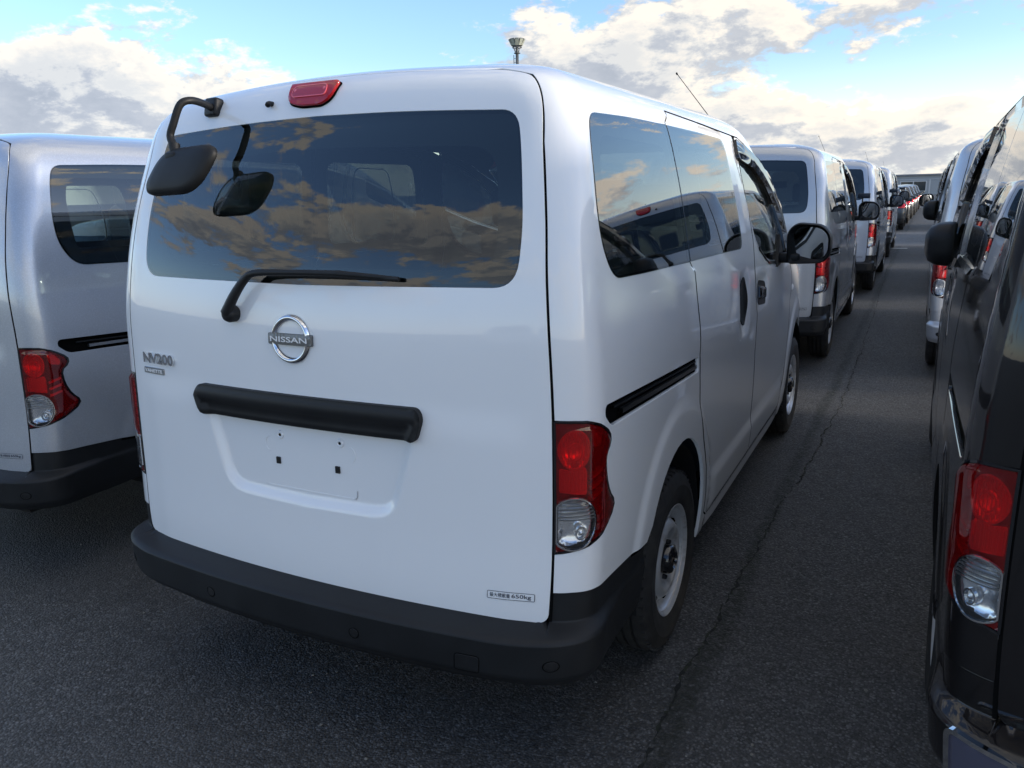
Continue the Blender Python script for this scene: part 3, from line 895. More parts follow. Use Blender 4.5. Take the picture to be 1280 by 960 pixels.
        # side marker on the front wing
        patch(B, 'side_marker', [f(B.sp(ellipse((3.26, .965), .030, .017, 16)))], M_WHITE_PL, root, off=.002, dome=.007, dome_w=.02, step=.012, bstep=.006, skirt=.004)
        # ---- tail lamp
        lp = B.lamp
        L = patch(B, 'tail_lamp', [f(lp)], M_SEAL, root, off=-.030, step=.03, bstep=.012, skirt=-.028, fillet=.0)
        cc = ellipse((.797, .744), .069, .0665, 40); cc[:, 0] = np.maximum(cc[:, 0], .7515)
        cc2 = ellipse((.797, .744), .0665, .064, 40); cc2[:, 0] = np.maximum(cc2[:, 0], .7535)
        lin = lp.copy(); c0 = np.array([.81, .84]); lin = lp-(lp-c0)/np.linalg.norm(lp-c0, axis=1, keepdims=True)*.0045; lin[:, 0] = np.maximum(lin[:, 0], .7500)
        ribbons(B, 'lamp_gasket', [(f(lp), True)], .006, .0015, M_GLOSSB, L, .01)
        patch(B, 'red_lens', [f(lin), f(cc)], G_RED, L, off=.000, dome=.009, dome_w=.016, step=.014, bstep=.008, skirt=.0)
        patch(B, 'clear_lens', [f(cc2)], G_LENS, L, off=.001, dome=.007, dome_w=.014, step=.014, bstep=.008, skirt=.0)
        ribbons(B, 'lens_ring', [(f(cc), True)], .0035, .006, M_CHROME, L, .004)
        patch(B, 'reflector', [f(cc2)], M_REFLECTOR, L, off=-.010, dome=-.016, dome_w=.045, step=.01, bstep=.006, skirt=0)
        ribs = []
        for k in range(6):
            vv_ = .756+k*.0088
            hw = math.sqrt(max(0, 1-((vv_-.744)/.064)**2))*.064
            ribs.append((f(np.array([(max(.755, .797-hw), vv_), (.797+hw, vv_)])), False))
        tag(ribbons(B, 'lens_rib', ribs, .0032, .0045, M_SATIN, L, .005), kind='stuff')
        ribbons(B, 'bulb_ring', [(f(ellipse((.822, .716), .017, .016, 20)), True)], .004, -.006, M_CHROME, L, .01)
        patch(B, 'bulb', [f(ellipse((.822, .716), .010, .010, 14))], M_REFLECTOR, L, off=-.016, dome=.012, dome_w=.01, step=.006, bstep=.004, skirt=0)
        # upper bowl and brake block behind the red lens
        patch(B, 'bowl', [f(ellipse((.801, .930), .045, .048, 28))], M_REFLECTOR, L, off=-.006, dome=-.020, dome_w=.04, step=.008, bstep=.006, skirt=0)
        ribbons(B, 'bowl_ring', [(f(ellipse((.801, .930), .046, .049, 32)), True), (f(ellipse((.801, .925), .020, .021, 20)), True)], .004, -.002, M_REFLECTOR, L, .008)
        patch(B, 'brake_block', [f(rounded([(.756, .822), (.845, .812), (.845, .868), (.838, .882), (.800, .874), (.756, .882)], .006))], M_REFLECTOR, L, off=-.012, step=.01, bstep=.008, skirt=.015)
        patch(B, 'outer_cell', [f(rounded([(.875, .93), (.925, .918), (.922, .955), (.89, .975), (.865, .965)], .01))], M_REFLECTOR, L, off=-.014, dome=-.006, dome_w=.02, step=.012, bstep=.008, skirt=0)
        pl = []
        for k in range(9):
            uu = .801-.040+k*.010; hh = .046*math.sqrt(max(0, 1-((uu-.801)/.045)**2))
            if hh > .01: pl.append((f(np.array([(uu, .930-hh), (uu, .930+hh)])), False))
        for k in range(7): pl.append((f(np.array([(.760+k*.0125, .824), (.760+k*.0125, .876)])), False))
        tag(ribbons(B, 'prism_line', pl, .0022, -.0035, M_REFLECTOR, L, .003), kind='stuff')
        fins = [(f(np.array([(.857, .80+k*.027), (.915, .812+k*.027)])), False) for k in range(3)]
        tag(ribbons(B, 'cell_fin', fins, .010, -.006, M_REFLECTOR, L, .012), kind='stuff')
        # headlamp (seen only from the front)
        patch(B, 'headlamp', [f(np.array(rounded([(3.42, .74), (3.80, .70), (3.95, .78), (3.80, .90), (3.52, 1.0), (3.38, .96)], .05)))], G_LENS, root, off=.004, dome=.008, dome_w=.03, step=.04, bstep=.02, skirt=.01)
        patch(B, 'headlamp_housing', [f(np.array(rounded([(3.44, .75), (3.79, .712), (3.93, .78), (3.79, .89), (3.52, .985), (3.40, .95)], .05)))], M_REFLECTOR, root, off=.002, step=.05, bstep=.03, skirt=0)
    side_both(mk)
    # windscreen, across the front centre line
    wsr = [(u+(.006 if u > 4.5 else .006), v) for u, v in ws]
    full = [(u, v) for u, v in ws]+[(9.1-u, v) for u, v in ws[::-1]]
    c = np.array([4.55, 1.42]); fa = np.array(full, float); fa = fa+(c-fa)/np.linalg.norm(c-fa, axis=1, keepdims=True)*.006
    keep = [i for i in range(len(fa)) if abs(fa[i][0]-4.55) > .001 or i in (0, 9)]
    fa = fa[keep]
    patch(B, 'windscreen', [fa], G_CLEAR, root, off=-.003, step=.06, bstep=.04, skirt=.004)
    # ---- rear bumper: stands proud of the body below the gate
    class Bump(Van):
        def __init__(s): pass
        def disp(s, U, v):
            A = np.abs(np.asarray(U, float)); v = np.asarray(v, float)+0*A
            h = .082*(1-sm((A-.62)/.42))+.006
            ledge = 1-(1-np.clip((.482-v)/.020, 0, 1))**1.25
            tuck = 1-.55*sm((.375-v)/.07)
            return VAN.disp(U, v)*0+(h*ledge*tuck-.004+.004*ledge)+-.010*(1-ledge)*sm((.742-A)/.04)
    Bp = Bump.__new__(Bump); Bp.__dict__.update(VAN.__dict__)
    btop = [(.7435, .470), (.7435, .5605), (.80, .5615)]+[tuple(x) for x in B.sp([(.12, .5575), (.215, .5505), (.485, .529)])]
    aedge = [p for p in arch_pts(B.ARC, 23) if p[0] < .6 and p[1] < .52][::-1]
    aedge = [p for p in aedge if p[1] > .345]
    brt = btop+[tuple(x) for x in B.sp(aedge)]+[tuple(x) for x in B.sp([(.475, .335), (.30, .328)])]+[(.80, .335), (.62, .322), (.5, .312)]
    bo = [(0, .488), (.70, .494)]+brt+[(-u, v) for u, v in brt[::-1]]+[(-.70, .494)]
    bp = patch(Bp, 'rear_bumper', [np.array(bo)], (M_BUMPER if 'body_bumper' not in opts else P), root, step=.016, bstep=.012, skirt=.03, fillet=.003, refine=[((-1.0, .445), (1.0, .492), .0075)])
    for su, sv_ in ((-.335, .405), (.215, .405), (.755, .405), (-.755, .405)):
        patch(Bp, 'parking_sensor', [ellipse((su, sv_), .0135, .0125, 18)], M_TRIM, bp, off=.0015, dome=.0015, dome_w=.004, step=.01, bstep=.004, skirt=.003)
        ribbons(Bp, 'sensor_ring', [(ellipse((su, sv_), .0155, .0145, 20), True)], .002, .001, M_SEAL, bp)
    patch(Bp, 'tow_eye_cover', [rounded([(.525, .368), (.590, .368), (.590, .412), (.525, .412)], .010)], M_BUMPER, bp, off=.0015, dome=.001, dome_w=.004, step=.02, bstep=.008, skirt=.002)
    ribbons(Bp, 'cover_gap', [(rounded([(.523, .366), (.592, .366), (.592, .414), (.523, .414)], .010), True)], .0025, .0008, M_SEAL, bp)
    # ---- licence plate garnish, holes, sticker, badges
    patch(B, 'gate_garnish', [rounded([(-.385, .924), (.385, .924), (.403, .985), (.390, 1.012), (-.390, 1.012), (-.413, .990)], [.02, .02, .03, .015, .015, .03], 5)],
          M_TRIM, root, off=.017, dome=.012, dome_w=.013, step=.014, bstep=.008, skirt=.030)
    for u in (-.105, .112):
        bm = bmesh.new(); p = B.surf(np.array([u]), np.array([.812]), 0.0)[0]
        add_box(bm, (p[0]-.0075, p[1]-.004, p[2]-.010), (p[0]+.0075, p[1]+.012, p[2]+.010), .001)
        bm_obj('plate_clip', bm, M_TRIM, root, False)
        p = B.surf(np.array([u+.012]), np.array([.888]), 0.0)[0]
        bm = bmesh.new()
        mt = Matrix.Translation(p) @ Matrix.Rotation(R(-90), 4, 'Z')
        add_lathe(bm, [(.000, .0135), (.0035, .0115), (.004, .007), (.001, .004), (.001, .0005)], (0, 0, 0), 20)
        bmesh.ops.transform(bm, matrix=mt, verts=bm.verts)
        bm_obj('plate_bolt_seat', bm, P, root, True, 40)
        bm = bmesh.new()
        add_lathe(bm, [(.002, .0042), (.0026, .003), (.0026, .0003)], (0, 0, 0), 12)
        bmesh.ops.transform(bm, matrix=mt, verts=bm.verts)
        bm_obj('bolt_hole', bm, M_SEAL, root)
        s_ = -1 if u < 0 else 1
        a0 = math.pi*.5 if s_ < 0 else -math.pi*.5
        ribbons(B, 'pressed_arc', [(ellipse((u+.012*s_+s_*.020+(0 if s_ < 0 else .012), .858), .017, .021, 12, a0, a0+math.pi), False)], .0035, .0015, P, root, .002)
    ribbons(B, 'pressed_frame', [(rounded([(-.165, .735), (.175, .735), (.175, .765), (.175, .735)], .012), False)], .003, .001, P, root, .0015)
    stc = patch(B, 'load_sticker', [rounded([(.579, .531), (.707, .535), (.707, .557), (.579, .553)], .003)], M_WHITE_PL if False else P, root, off=.0008, step=.02, bstep=.01, skirt=0)
    ribbons(B, 'sticker_frame', [(rounded([(.580, .532), (.706, .536), (.706, .556), (.580, .552)], .003), True)], .0014, .0014, M_INK, stc)
    text_on(B, 'sticker_text', '最大積載量', (.6145, .5435), .056, .0115, .0012, .0003, M_INK, stc, .0, 0, .03)
    text_on(B, 'sticker_text', '650kg', (.6725, .5445), .052, .0135, .0012, .0003, M_INK, stc, .01, 0, .03)
    # round emblem with a bar
    em = (-.016, 1.166)
    bm = bmesh.new()
    n = 64; th = .011
    ring_p = []
    for k in range(n):
        a = 2*math.pi*k/n
        wd = .0075+.0035*abs(math.sin(a))
        for du, do in ((-wd, .003), (-wd*.5, .010), (0, .0125), (wd*.5, .010), (wd, .003)):
            ring_p.append((em[0]+(.0615+du*.8)*math.cos(a), em[1]+(.0585+du*.8)*math.sin(a), do))
    rp = np.array(ring_p); S = B.surf(rp[:, 0], rp[:, 1], rp[:, 2])
    fc = []
    for k in range(n):
        for j in range(4):
            a, b = k*5+j, ((k+1) % n)*5+j
            fc.append((a, b, b+1, a+1))
    bm.free()
    E = mesh_obj('emblem', S, fc, M_CHROME, root)
    patch(B, 'emblem_bar', [rounded([(em[0]-.077, em[1]-.0145), (em[0]+.077, em[1]-.0145), (em[0]+.077, em[1]+.0145), (em[0]-.077, em[1]+.0145)], .004)], M_BAR, E, off=.010, dome=.003, dome_w=.004, step=.012, bstep=.006, skirt=.010)
    text_on(B, 'emblem_lettering', 'NISSAN', em, .132, .0145, .0135, .001, M_WHITE_PL, E, .012)
    bd = text_on(B, 'model_badge', 'NV200', (-.598, 1.066), .156, .034, .001, .006, M_CHROME, root, .035, 0, 0)
    sb = patch(B, 'sub_badge', [rounded([(-.682, 1.016), (-.578, 1.016), (-.578, 1.034), (-.682, 1.034)], .003)], M_SATIN, root, off=.003, dome=.001, dome_w=.003, step=.02, bstep=.008, skirt=.004)
    text_on(B, 'sub_badge_lettering', 'VANETTE', (-.630, 1.025), .092, .0105, .004, .001, M_WHITE_PL, sb, .02)
    # ---- high brake lamp
    hl = rounded([(-.133, 1.860), (-.112, 1.797), (-.062, 1.786), (.030, 1.786), (.066, 1.806), (.088, 1.862)], [.012, .02, .02, .035, .04, .016], 5)
    hl2 = rounded([(-.136, 1.864), (-.115, 1.794), (-.063, 1.782), (.031, 1.782), (.070, 1.803), (.092, 1.866)], [.012, .02, .02, .035, .04, .016], 5)
    H = patch(B, 'high_brake_lamp', [hl2], M_SEAL, root, off=.004, step=.02, bstep=.01, skirt=.008)
    patch(B, 'lamp_lens', [hl], G_RED2, H, off=.012, dome=.005, dome_w=.006, step=.012, bstep=.008, skirt=.010)
    st_ = rounded([(-.096, 1.806), (.050, 1.806), (.050, 1.840), (-.096, 1.840)], .016)
    patch(B, 'lamp_strip', [st_], M_LAMPIN, H, off=.0185, dome=.001, dome_w=.004, step=.012, bstep=.006, skirt=.004)
    ribbons(B, 'strip_rim', [(st_, True)], .003, .0195, M_LAMPLINE, H, .003)
    for u in (-.086, .040):
        patch(B, 'lamp_screw', [ellipse((u, 1.826), .0045, .0045, 12)], M_LAMPLINE, H, off=.020, dome=.001, dome_w=.002, step=.006, bstep=.003, skirt=.003)
    # washer nozzle
    bm = bmesh.new(); p = B.surf(np.array([-.200]), np.array([1.803]), 0)[0]
    add_tube(bm, spline([p+np.array([0, .01, 0]), p+np.array([0, -.012, .001]), p+np.array([.002, -.020, -.004])], 4), .0075, 10)
    bm_obj('washer_nozzle', bm, M_TRIM, root)
    # ---- rear wiper
    bm = bmesh.new()
    pv = B.surf(np.array([-.235]), np.array([1.226]), 0)[0]
    d_ = lambda u, v, o: tuple(B.surf(np.array([u]), np.array([v]), o)[0])
    mt = Matrix.Translation(pv) @ Matrix.Rotation(R(-90), 4, 'Z')
    vs = []
    add_lathe(bm, [(.0, .024), (.022, .023), (.032, .018), (.036, .008), (.036, .0005)], (0, 0, 0), 20)
    bmesh.ops.transform(bm, matrix=mt, verts=bm.verts)
    W = bm_obj('rear_wiper', bm, M_TRIM, root, True, 50)
    bm = bmesh.new()
    arm = spline([d_(-.236, 1.226, .030), d_(-.200, 1.275, .034), d_(-.165, 1.318, .038), d_(-.125, 1.336, .040), d_(0, 1.341, .036), d_(.155, 1.3425, .028)], 6)
    nn = len(arm)
    add_tube(bm, arm, [.0155-.0075*min(1, i/(nn*.75)) for i in range(nn)], 8)
    for v_ in bm.verts: pass
    bm_obj('wiper_arm', bm, M_TRIM, W, True, 60)
    bm = bmesh.new()
    for k, (ua, ub, o, rr) in enumerate([(-.10, .345, .014, .006), (-.08, .335, .004, .003)]):
        add_tube(bm, [d_(ua+(ub-ua)*i/12, 1.3335+.004*math.sin(i/12*3.14), o) for i in range(13)], [rr*(.6+.4*math.sin(min(1, i/12*1.0+.2)*2.2)) for i in range(13)], 8)
    add_tube(bm, [d_(.155, 1.3425, .028), d_(.25, 1.339, .018), d_(.343, 1.335, .012)], [.009, .007, .0045], 8)
    bm_obj('wiper_blade', bm, M_TRIM, W, True, 60)
    # ---- under-view mirror on an arm
    if 'plain_gate' not in opts:
        bm = bmesh.new()
        b0 = Vector(d_(-.502, 1.822, .0))
        nb = Vector((-.12, -1, .22)).normalized(); b0 = b0+Vector((.004, -.002, -.004))
        zz = Vector((0, 0, 1)); xx = zz.cross(nb).normalized(); zz = nb.cross(xx)
        mt = Matrix(((xx.x, zz.x, nb.x, b0.x), (xx.y, zz.y, nb.y, b0.y), (xx.z, zz.z, nb.z, b0.z), (0, 0, 0, 1)))
        add_box(bm, (-.027, -.027, -.01), (.027, .027, .022), .008, 3, mt)
        UM = bm_obj('under_mirror', bm, M_TRIM, root, True, 50)
        bm = bmesh.new()
        armp = spline([(-.396, .195, 1.800), (-.388, .140, 1.816), (-.384, .088, 1.821), (-.396, .060, 1.808), (-.417, .048, 1.759), (-.430, .043, 1.724), (-.409, .035, 1.692)], 8)
        add_tube(bm, armp, .0105, 12)
        bm_obj('mirror_arm', bm, M_TRIM, UM)
        # head: a tilted rounded shell, reflecting side towards the van and the ground
        A_, B_, C_, D_ = [Vector(q) for q in ((-.443, .030, 1.683), (-.240, .030, 1.692), (-.305, -.025, 1.580), (-.505, -.010, 1.569))]
        ctr = (A_+B_+C_+D_)/4
        loop = [A_+(B_-A_)*.0, A_+(B_-A_)*.5, B_, B_+(C_-B_)*.5, C_, C_+(D_-C_)*.5, D_, D_+(A_-D_)*.5]
        nrm = (B_-A_).cross(D_-A_).normalized()
        if nrm.y > 0: nrm = -nrm
        pts2 = []
        ex = (B_-A_).normalized(); ey = nrm.cross(ex)
        q2 = np.array([((p_-ctr).dot(ex), (p_-ctr).dot(ey)) for p_ in (A_, B_, C_, D_)])
        q2 = q2*1.10
        lo = rounded(q2, .065, 9)
        bm = bmesh.new(); rings = []
        for sc_, hh in ((.0, .012), (.4, .0115), (.75, .009), (.93, .004), (1.0, -.004), (1.0, -.016), (.96, -.018)):
            if sc_ == 0: 
                cv = bm.verts.new(ctr+nrm*hh); rings.append(None); continue
            rings.append([bm.verts.new(ctr+ex*(a*sc_)+ey*(b*sc_)+nrm*hh) for a, b in lo])
        n_ = len(lo)
        for k in range(n_): bm.faces.new((cv, rings[1][k], rings[1][(k+1) % n_]))
        for ra, rb_ in zip(rings[1:], rings[2:]):
            for k in range(n_): bm.faces.new((ra[k], rb_[k], rb_[(k+1) % n_], ra[(k+1) % n_]))
        bm_obj('mirror_shell', bm, M_TRIM, UM, True, 60)
        bm = bmesh.new(); cv = bm.verts.new(ctr-nrm*.028); prev = None
        for sc_, hh in ((.35, -.0265), (.7, -.022), (.96, -.0165)):
            rg_ = [bm.verts.new(ctr+ex*(a*sc_)+ey*(b*sc_)+nrm*hh) for a, b in lo]
            for k in range(n_):
                if prev is None: bm.faces.new((cv, rg_[k], rg_[(k+1) % n_]))
                else: bm.faces.new((prev[k], rg_[k], rg_[(k+1) % n_], prev[(k+1) % n_]))
            prev = rg_
        bm_obj('mirror_face', bm, M_MIRROR, UM)
        bm = bmesh.new()
        add_tube(bm, [Vector((-.410, .036, 1.702)), Vector((-.403, .028, 1.664))], [.016, .013], 12)
        add_box(bm, (-.425, .008, 1.655), (-.383, .034, 1.680), .006, 2)
        bm_obj('mirror_joint', bm, M_TRIM, UM, True, 50)
    # ---- roof aerial
    bm = bmesh.new()
    add_tube(bm, [(.52, 2.62, 1.80), (.52, 2.60, 1.83), (.52, 2.56, 1.845)], [.016, .011, .006], 10)
    add_tube(bm, [(.52, 2.57, 1.842), (.50, 1.90, 2.018)], [.0021, .0014], 6)
    add_tube(bm, [(.50, 1.905, 2.016), (.50, 1.895, 2.0195)], .004, 8)
    bm_obj('aerial', bm, M_TRIM, root)
    # ---- door mirrors
    for sg in (1, -1):
        bm = bmesh.new()
        f_ = lambda p: (p[0]*sg, p[1], p[2])
        lo = rounded([(.868, 1.150), (1.045, 1.158), (1.078, 1.205), (1.078, 1.305), (1.030, 1.352), (.905, 1.362), (.862, 1.315)], [.03, .04, .04, .05, .04, .05, .04], 5)
        c2 = lo.mean(0); rings = []
        n_ = len(lo)
        for sc_, yy in ((.60, 2.752), (.80, 2.744), (.86, 2.735), (.95, 2.716), (1.0, 2.724), (1.01, 2.77), (.97, 2.83), (.80, 2.885), (.45, 2.915)):
            rings.append([bm.verts.new(f_((c2[0]+(a-c2[0])*sc_, yy, c2[1]+(b-c2[1])*sc_))) for a, b in lo])
        for ra, rb_ in zip(rings, rings[1:]):
            for k in range(n_): bm.faces.new((ra[k], ra[(k+1) % n_], rb_[(k+1) % n_], rb_[k]))
        bm.faces.new(rings[-1])
        DM = bm_obj('door_mirror', bm, M_TRIM, root, True, 60)
        bm = bmesh.new()
        bm.faces.new([bm.verts.new(f_((c2[0]+(a-c2[0])*.80+.004, 2.737-(a-c2[0])*.10-(b-c2[1])*.07, c2[1]+(b-c2[1])*.80))) for a, b in lo])
        bm_obj('mirror_glass', bm, M_MIRROR, DM, False)
        bm = bmesh.new()
        add_box(bm, (.79 if sg > 0 else -.93, 2.735, 1.155), (.93 if sg > 0 else -.79, 2.835, 1.205), .015, 2)
        bm_obj('mirror_foot', bm, M_TRIM, DM, True, 60)
        bm = bmesh.new()
        tri = [(.826, 2.62, 1.145), (.800, 3.02, 1.145), (.806, 2.78, 1.30)]
        a = [bm.verts.new(f_(p)) for p in tri]; b = [bm.verts.new(f_((p[0]+.014, p[1], p[2]))) for p in tri]
        bm.faces.new(a); bm.faces.new(b)
        for k in range(3): bm.faces.new((a[k], a[(k+1) % 3], b[(k+1) % 3], b[k]))
        bm_obj('mirror_base_plate', bm, M_TRIM, DM, False)
    # ---- wheels and wells
    for sg in (1, -1):
        for yy in (.86, 3.58):
            wheel_parts(root, .822*sg, yy, .309, sg, P)
            bm = bmesh.new()
            add_lathe(bm, [(0, .365), (-.32, .365), (-.32, .02)], (.815 if sg > 0 else -.815+0, yy-.025, .352), 24, math.pi*1.1, -math.pi*.05)
            if sg < 0: bmesh.ops.transform(bm, matrix=Matrix.Translation((-.815*2, 0, 0)) @ Matrix.Scale(-1, 4, (1, 0, 0)) @ Matrix.Translation((0, 0, 0)), verts=bm.verts) if False else None
            if sg < 0:
                for v_ in bm.verts: v_.co.x = -.815-(v_.co.x+.815)
            bm_obj('wheel_well', bm, M_UNDER, root)
    # ---- underside and cabin
    bm = bmesh.new()
    add_box(bm, (-.66, .05, .30), (.66, 4.20, .34))
    add_box(bm, (-.80, 1.24, .24), (.80, 3.18, .30))
    add_box(bm, (-.62, .06, .27), (.62, .16, .34))
    add_tube(bm, [(-.60, .86, .30), (.60, .86, .30)], .035, 10)
    bm_obj('underbody', bm, M_UNDER, root, False)
    bm = bmesh.new()
    add_box(bm, (-.74, .12, .50), (.74, 1.30, .54))
    add_box(bm, (-.76, 1.30, .40), (.76, 3.3, .44))
    bm_obj('cabin_floor', bm, M_CABIN, root, False)
    for cx in (-.38, .38):
        rbox('seat', (cx-.24, 2.30, .62), (cx+.24, 2.78, .80), .05, M_SEAT, root)
        rbox('backrest', (cx-.23, 2.20, .78), (cx+.23, 2.33, 1.36), .05, M_SEAT, root, R(12))
        rbox('headrest', (cx-.13, 2.06, 1.375), (cx+.13, 2.16, 1.57), .04, M_SEAT, root, R(8))
    rbox('rear_bench', (-.60, 1.45, .58), (.60, 1.88, .74), .05, M_SEAT, root)
    rbox('backrest', (-.60, 1.32, .72), (.60, 1.44, 1.20), .05, M_SEAT, root, R(10))
    rbox('dashboard', (-.72, 3.00, .80), (.72, 3.55, 1.12), .08, M_CABIN, root)
    bm = bmesh.new()
    cpts = [(.36+.19*math.cos(a), 2.96+.06*math.sin(a), 1.10+.17*math.sin(a)) for a in [2*math.pi*k/28 for k in range(29)]]
    add_tube(bm, cpts, .014, 8, False)
    bm_obj('steering_wheel', bm, M_TRIM, root)
    rbox('rear_view_mirror', (-.12, 2.62, 1.52), (.12, 2.65, 1.60), .015, M_TRIM, root)

def children_of(o): return [c for c in bpy.data.objects if c.parent == o]

# child lookup is built once, bpy.data scans are slow
def copy_thing(root, loc, rz=0, paint_mat=None, skip=()):
    kids = {}
    for o in bpy.data.objects:
        if o.parent is not None: kids.setdefault(o.parent, []).append(o)
    old_paint = None
    def rec(o, parent):
        c = o.copy(); COL.objects.link(c); c.parent = parent
        if paint_mat is not None and c.type == 'MESH' and c.data.materials and c.data.materials[0] == BASE_PAINT:
            c.material_slots[0].link = 'OBJECT'; c.material_slots[0].material = paint_mat
        for ch in kids.get(o, []):
            if ch.name.split('.')[0] in skip: continue
            rec(ch, c)
        return c
    r = rec(root, None)
    r.location = loc; r.rotation_euler = (0, 0, rz)
    return r

BASE_PAINT = PAINT['white']
van0 = empty('van')
tag(van0, 'white van in the middle with a black under-view mirror on an arm at its tailgate', 'van', 'vans parked in rows on the asphalt')
build_van(van0, BASE_PAINT)

GRP = 'vans parked in rows on the asphalt'
v_left = copy_thing(van0, (-2.42, .207, 0), R(-.67), PAINT['silver_blue'], ('under_mirror',))
v_left.scale = (1, 1, .975); v_left.location.z = .008
tag(v_left, 'silver van cut by the left edge of the photo, beside the white van', 'van', GRP)
v2 = copy_thing(van0, (-.02, 5.289, 0), R(.4), PAINT['silver'], ('under_mirror', 'model_badge', 'sub_badge'))
tag(v2, 'silver van directly in front of the white van', 'van', GRP)
v3 = copy_thing(van0, (.05, 10.61, 0), R(-.2), PAINT['silver_blue'], ('under_mirror', 'model_badge', 'sub_badge'))
tag(v3, 'silver van in the second place ahead of the white van', 'van', GRP)
v4 = copy_thing(van0, (.03, 16.6, 0), 0, PAINT['silver'], ('under_mirror', 'model_badge', 'sub_badge'))
tag(v4, 'silver van, last of the row before the dark cars', 'van', GRP)
v5 = copy_thing(van0, (2.41, 5.271, 0), 0, PAINT['silver'], ('under_mirror',))
tag(v5, 'silver van with body-coloured look right behind the door mirror of the black van', 'van', GRP)
v6 = copy_thing(van0, (2.44, 10.7, 0), 0, PAINT['dark_grey'], ('under_mirror',))
tag(v6, 'dark grey van half hidden beyond the silver van on the right', 'van', GRP)
v7 = copy_thing(van0, (-2.42, 5.45, 0), 0, PAINT['silver'], ('under_mirror',))
tag(v7, 'silver van ahead of the left silver van, seen only through window glass', 'van', GRP)
v_blk = copy_thing(van0, (2.432, .03, 0), R(-.2), PAINT['black'], ('under_mirror', 'door_rail', 'rail_lip'))
tag(v_blk, 'brownish black van with chrome belt trim, cut by the right edge of the photo', 'van', GRP)

for i, xx in enumerate((-1.9, .9)):
    h = copy_thing(van0, (xx, -10.6, 0), R(180), PAINT[('silver', 'silver_blue')[i]], ('under_mirror',))
    tag(h, ('silver van seen only as a faint reflection in the left of the white tailgate', 'pale silver van seen only as a faint reflection in the right of the white tailgate')[i], 'van', GRP)

# ------------------------------------------------------------------ ground
def asphalt(name, lo, hi, spec=1.0):
    m = mat(name, lo, .85)
    T = NT(m.node_tree); b = T.n['Principled BSDF']
    tc = T.new('ShaderNodeTexCoord'); P = tc.outputs['Object']
    big = T.noise(P, .7, 6, .6); mid = T.noise(P, 9.0, 8, .65)
    vo = T.new('ShaderNodeTexVoronoi'); T.l.new(P, vo.inputs['Vector']); vo.inputs['Scale'].default_value = 135
    vo2 = T.new('ShaderNodeTexVoronoi'); T.l.new(P, vo2.inputs['Vector']); vo2.inputs['Scale'].default_value = 62
    sepc = T.new('ShaderNodeSeparateColor'); T.l.new(vo.outputs['Color'], sepc.inputs[0])
    sep2 = T.new('ShaderNodeSeparateColor'); T.l.new(vo2.outputs['Color'], sep2.inputs[0])
    c = T.mix(T.smooth(mid, .3, .7), lo, hi)
    c = T.mix(T.math('MULTIPLY', T.smooth(sepc.outputs[0], .45, 1.0), .75), c, tuple(x*2.6 for x in hi))
    near = T.smooth(vo2.outputs['Distance'], .45, .25)
    c = T.mix(T.math('MULTIPLY', T.math('MULTIPLY', T.smooth(sep2.outputs[1], .88, .97), near), .75), c, tuple(min(.3, x*3.6+.02) for x in hi))
    dk = T.smooth(vo.outputs['Distance'], .35, .75)
    c = T.mix(T.math('MULTIPLY', dk, .55), c, tuple(x*.35 for x in lo))
    c = T.mix(T.math('MULTIPLY', T.smooth(big, .45, .68), .35), c, tuple(x*.55 for x in lo))
    patchn = T.noise(P, .23, 5, .6, .4)
    c = T.mix(T.math('MULTIPLY', T.smooth(patchn, .42, .62), .35), c, tuple(x*1.25 for x in hi))
    if spec > 1:
        sx = T.new('ShaderNodeSeparateXYZ'); T.l.new(P, sx.inputs[0])
        off_ = T.math('ADD', T.math('SUBTRACT', sx.outputs[0], .955), T.math('MULTIPLY', T.math('SUBTRACT', T.noise(P, 1.3, 5, .6), .5), .10))
        band = T.math('MULTIPLY', T.smooth(T.math('ABSOLUTE', off_), .055, .012), T.smooth(T.noise(P, 24, 6, .75), .36, .55))
        c = T.mix(T.math('MULTIPLY', band, .9), c, (.014, .016, .012))
        moss = T.math('MULTIPLY', T.smooth(T.math('ABSOLUTE', off_), .16, .03), T.smooth(T.noise(P, 5, 6, .7), .60, .70))
        c = T.mix(T.math('MULTIPLY', moss, .5), c, (.032, .040, .018))
    T.l.new(c, b.inputs['Base Color'])
    rr = T.math('ADD', T.math('MULTIPLY', sepc.outputs[1], .35), .55)
    T.l.new(rr, b.inputs['Roughness'])
    h = T.math('ADD', T.math('MULTIPLY', T.math('SUBTRACT', 1.0, vo.outputs['Distance']), .7), T.math('MULTIPLY', mid, .5))
    bm = T.new('ShaderNodeBump'); bm.inputs['Strength'].default_value = .9; bm.inputs['Distance'].default_value = .006
    T.l.new(h, bm.inputs['Height']); T.l.new(bm.outputs[0], b.inputs['Normal'])
    return m
M_ASPH = asphalt('asphalt', (.034, .0338, .0338), (.058, .058, .0585), 2.0)
M_ASPH2 = asphalt('pale_asphalt', (.075, .077, .080), (.11, .112, .115))  # same asphalt mix in paler tones, for the cross lane
def sheet(name, x0, x1, y0, y1, z, m, kind='structure', nx=1, ny=1):
    vs = [(x0+(x1-x0)*i/nx, y0+(y1-y0)*j/ny, z) for j in range(ny+1) for i in range(nx+1)]
    fs = [(j*(nx+1)+i, j*(nx+1)+i+1, (j+1)*(nx+1)+i+1, (j+1)*(nx+1)+i) for j in range(ny) for i in range(nx)]
    o = mesh_obj(name, vs, fs, m, None, False); tag(o, kind=kind); return o
g = sheet('ground', -900, 900, -300, 1800, 0, M_ASPH); g['label'] = 'dark grey asphalt ground of the car lot'
g2 = sheet('cross_lane', -300, 300, 20.9, 27.0, .004, M_ASPH2); g2['label'] = 'paler asphalt lane crossing beyond the silver vans'

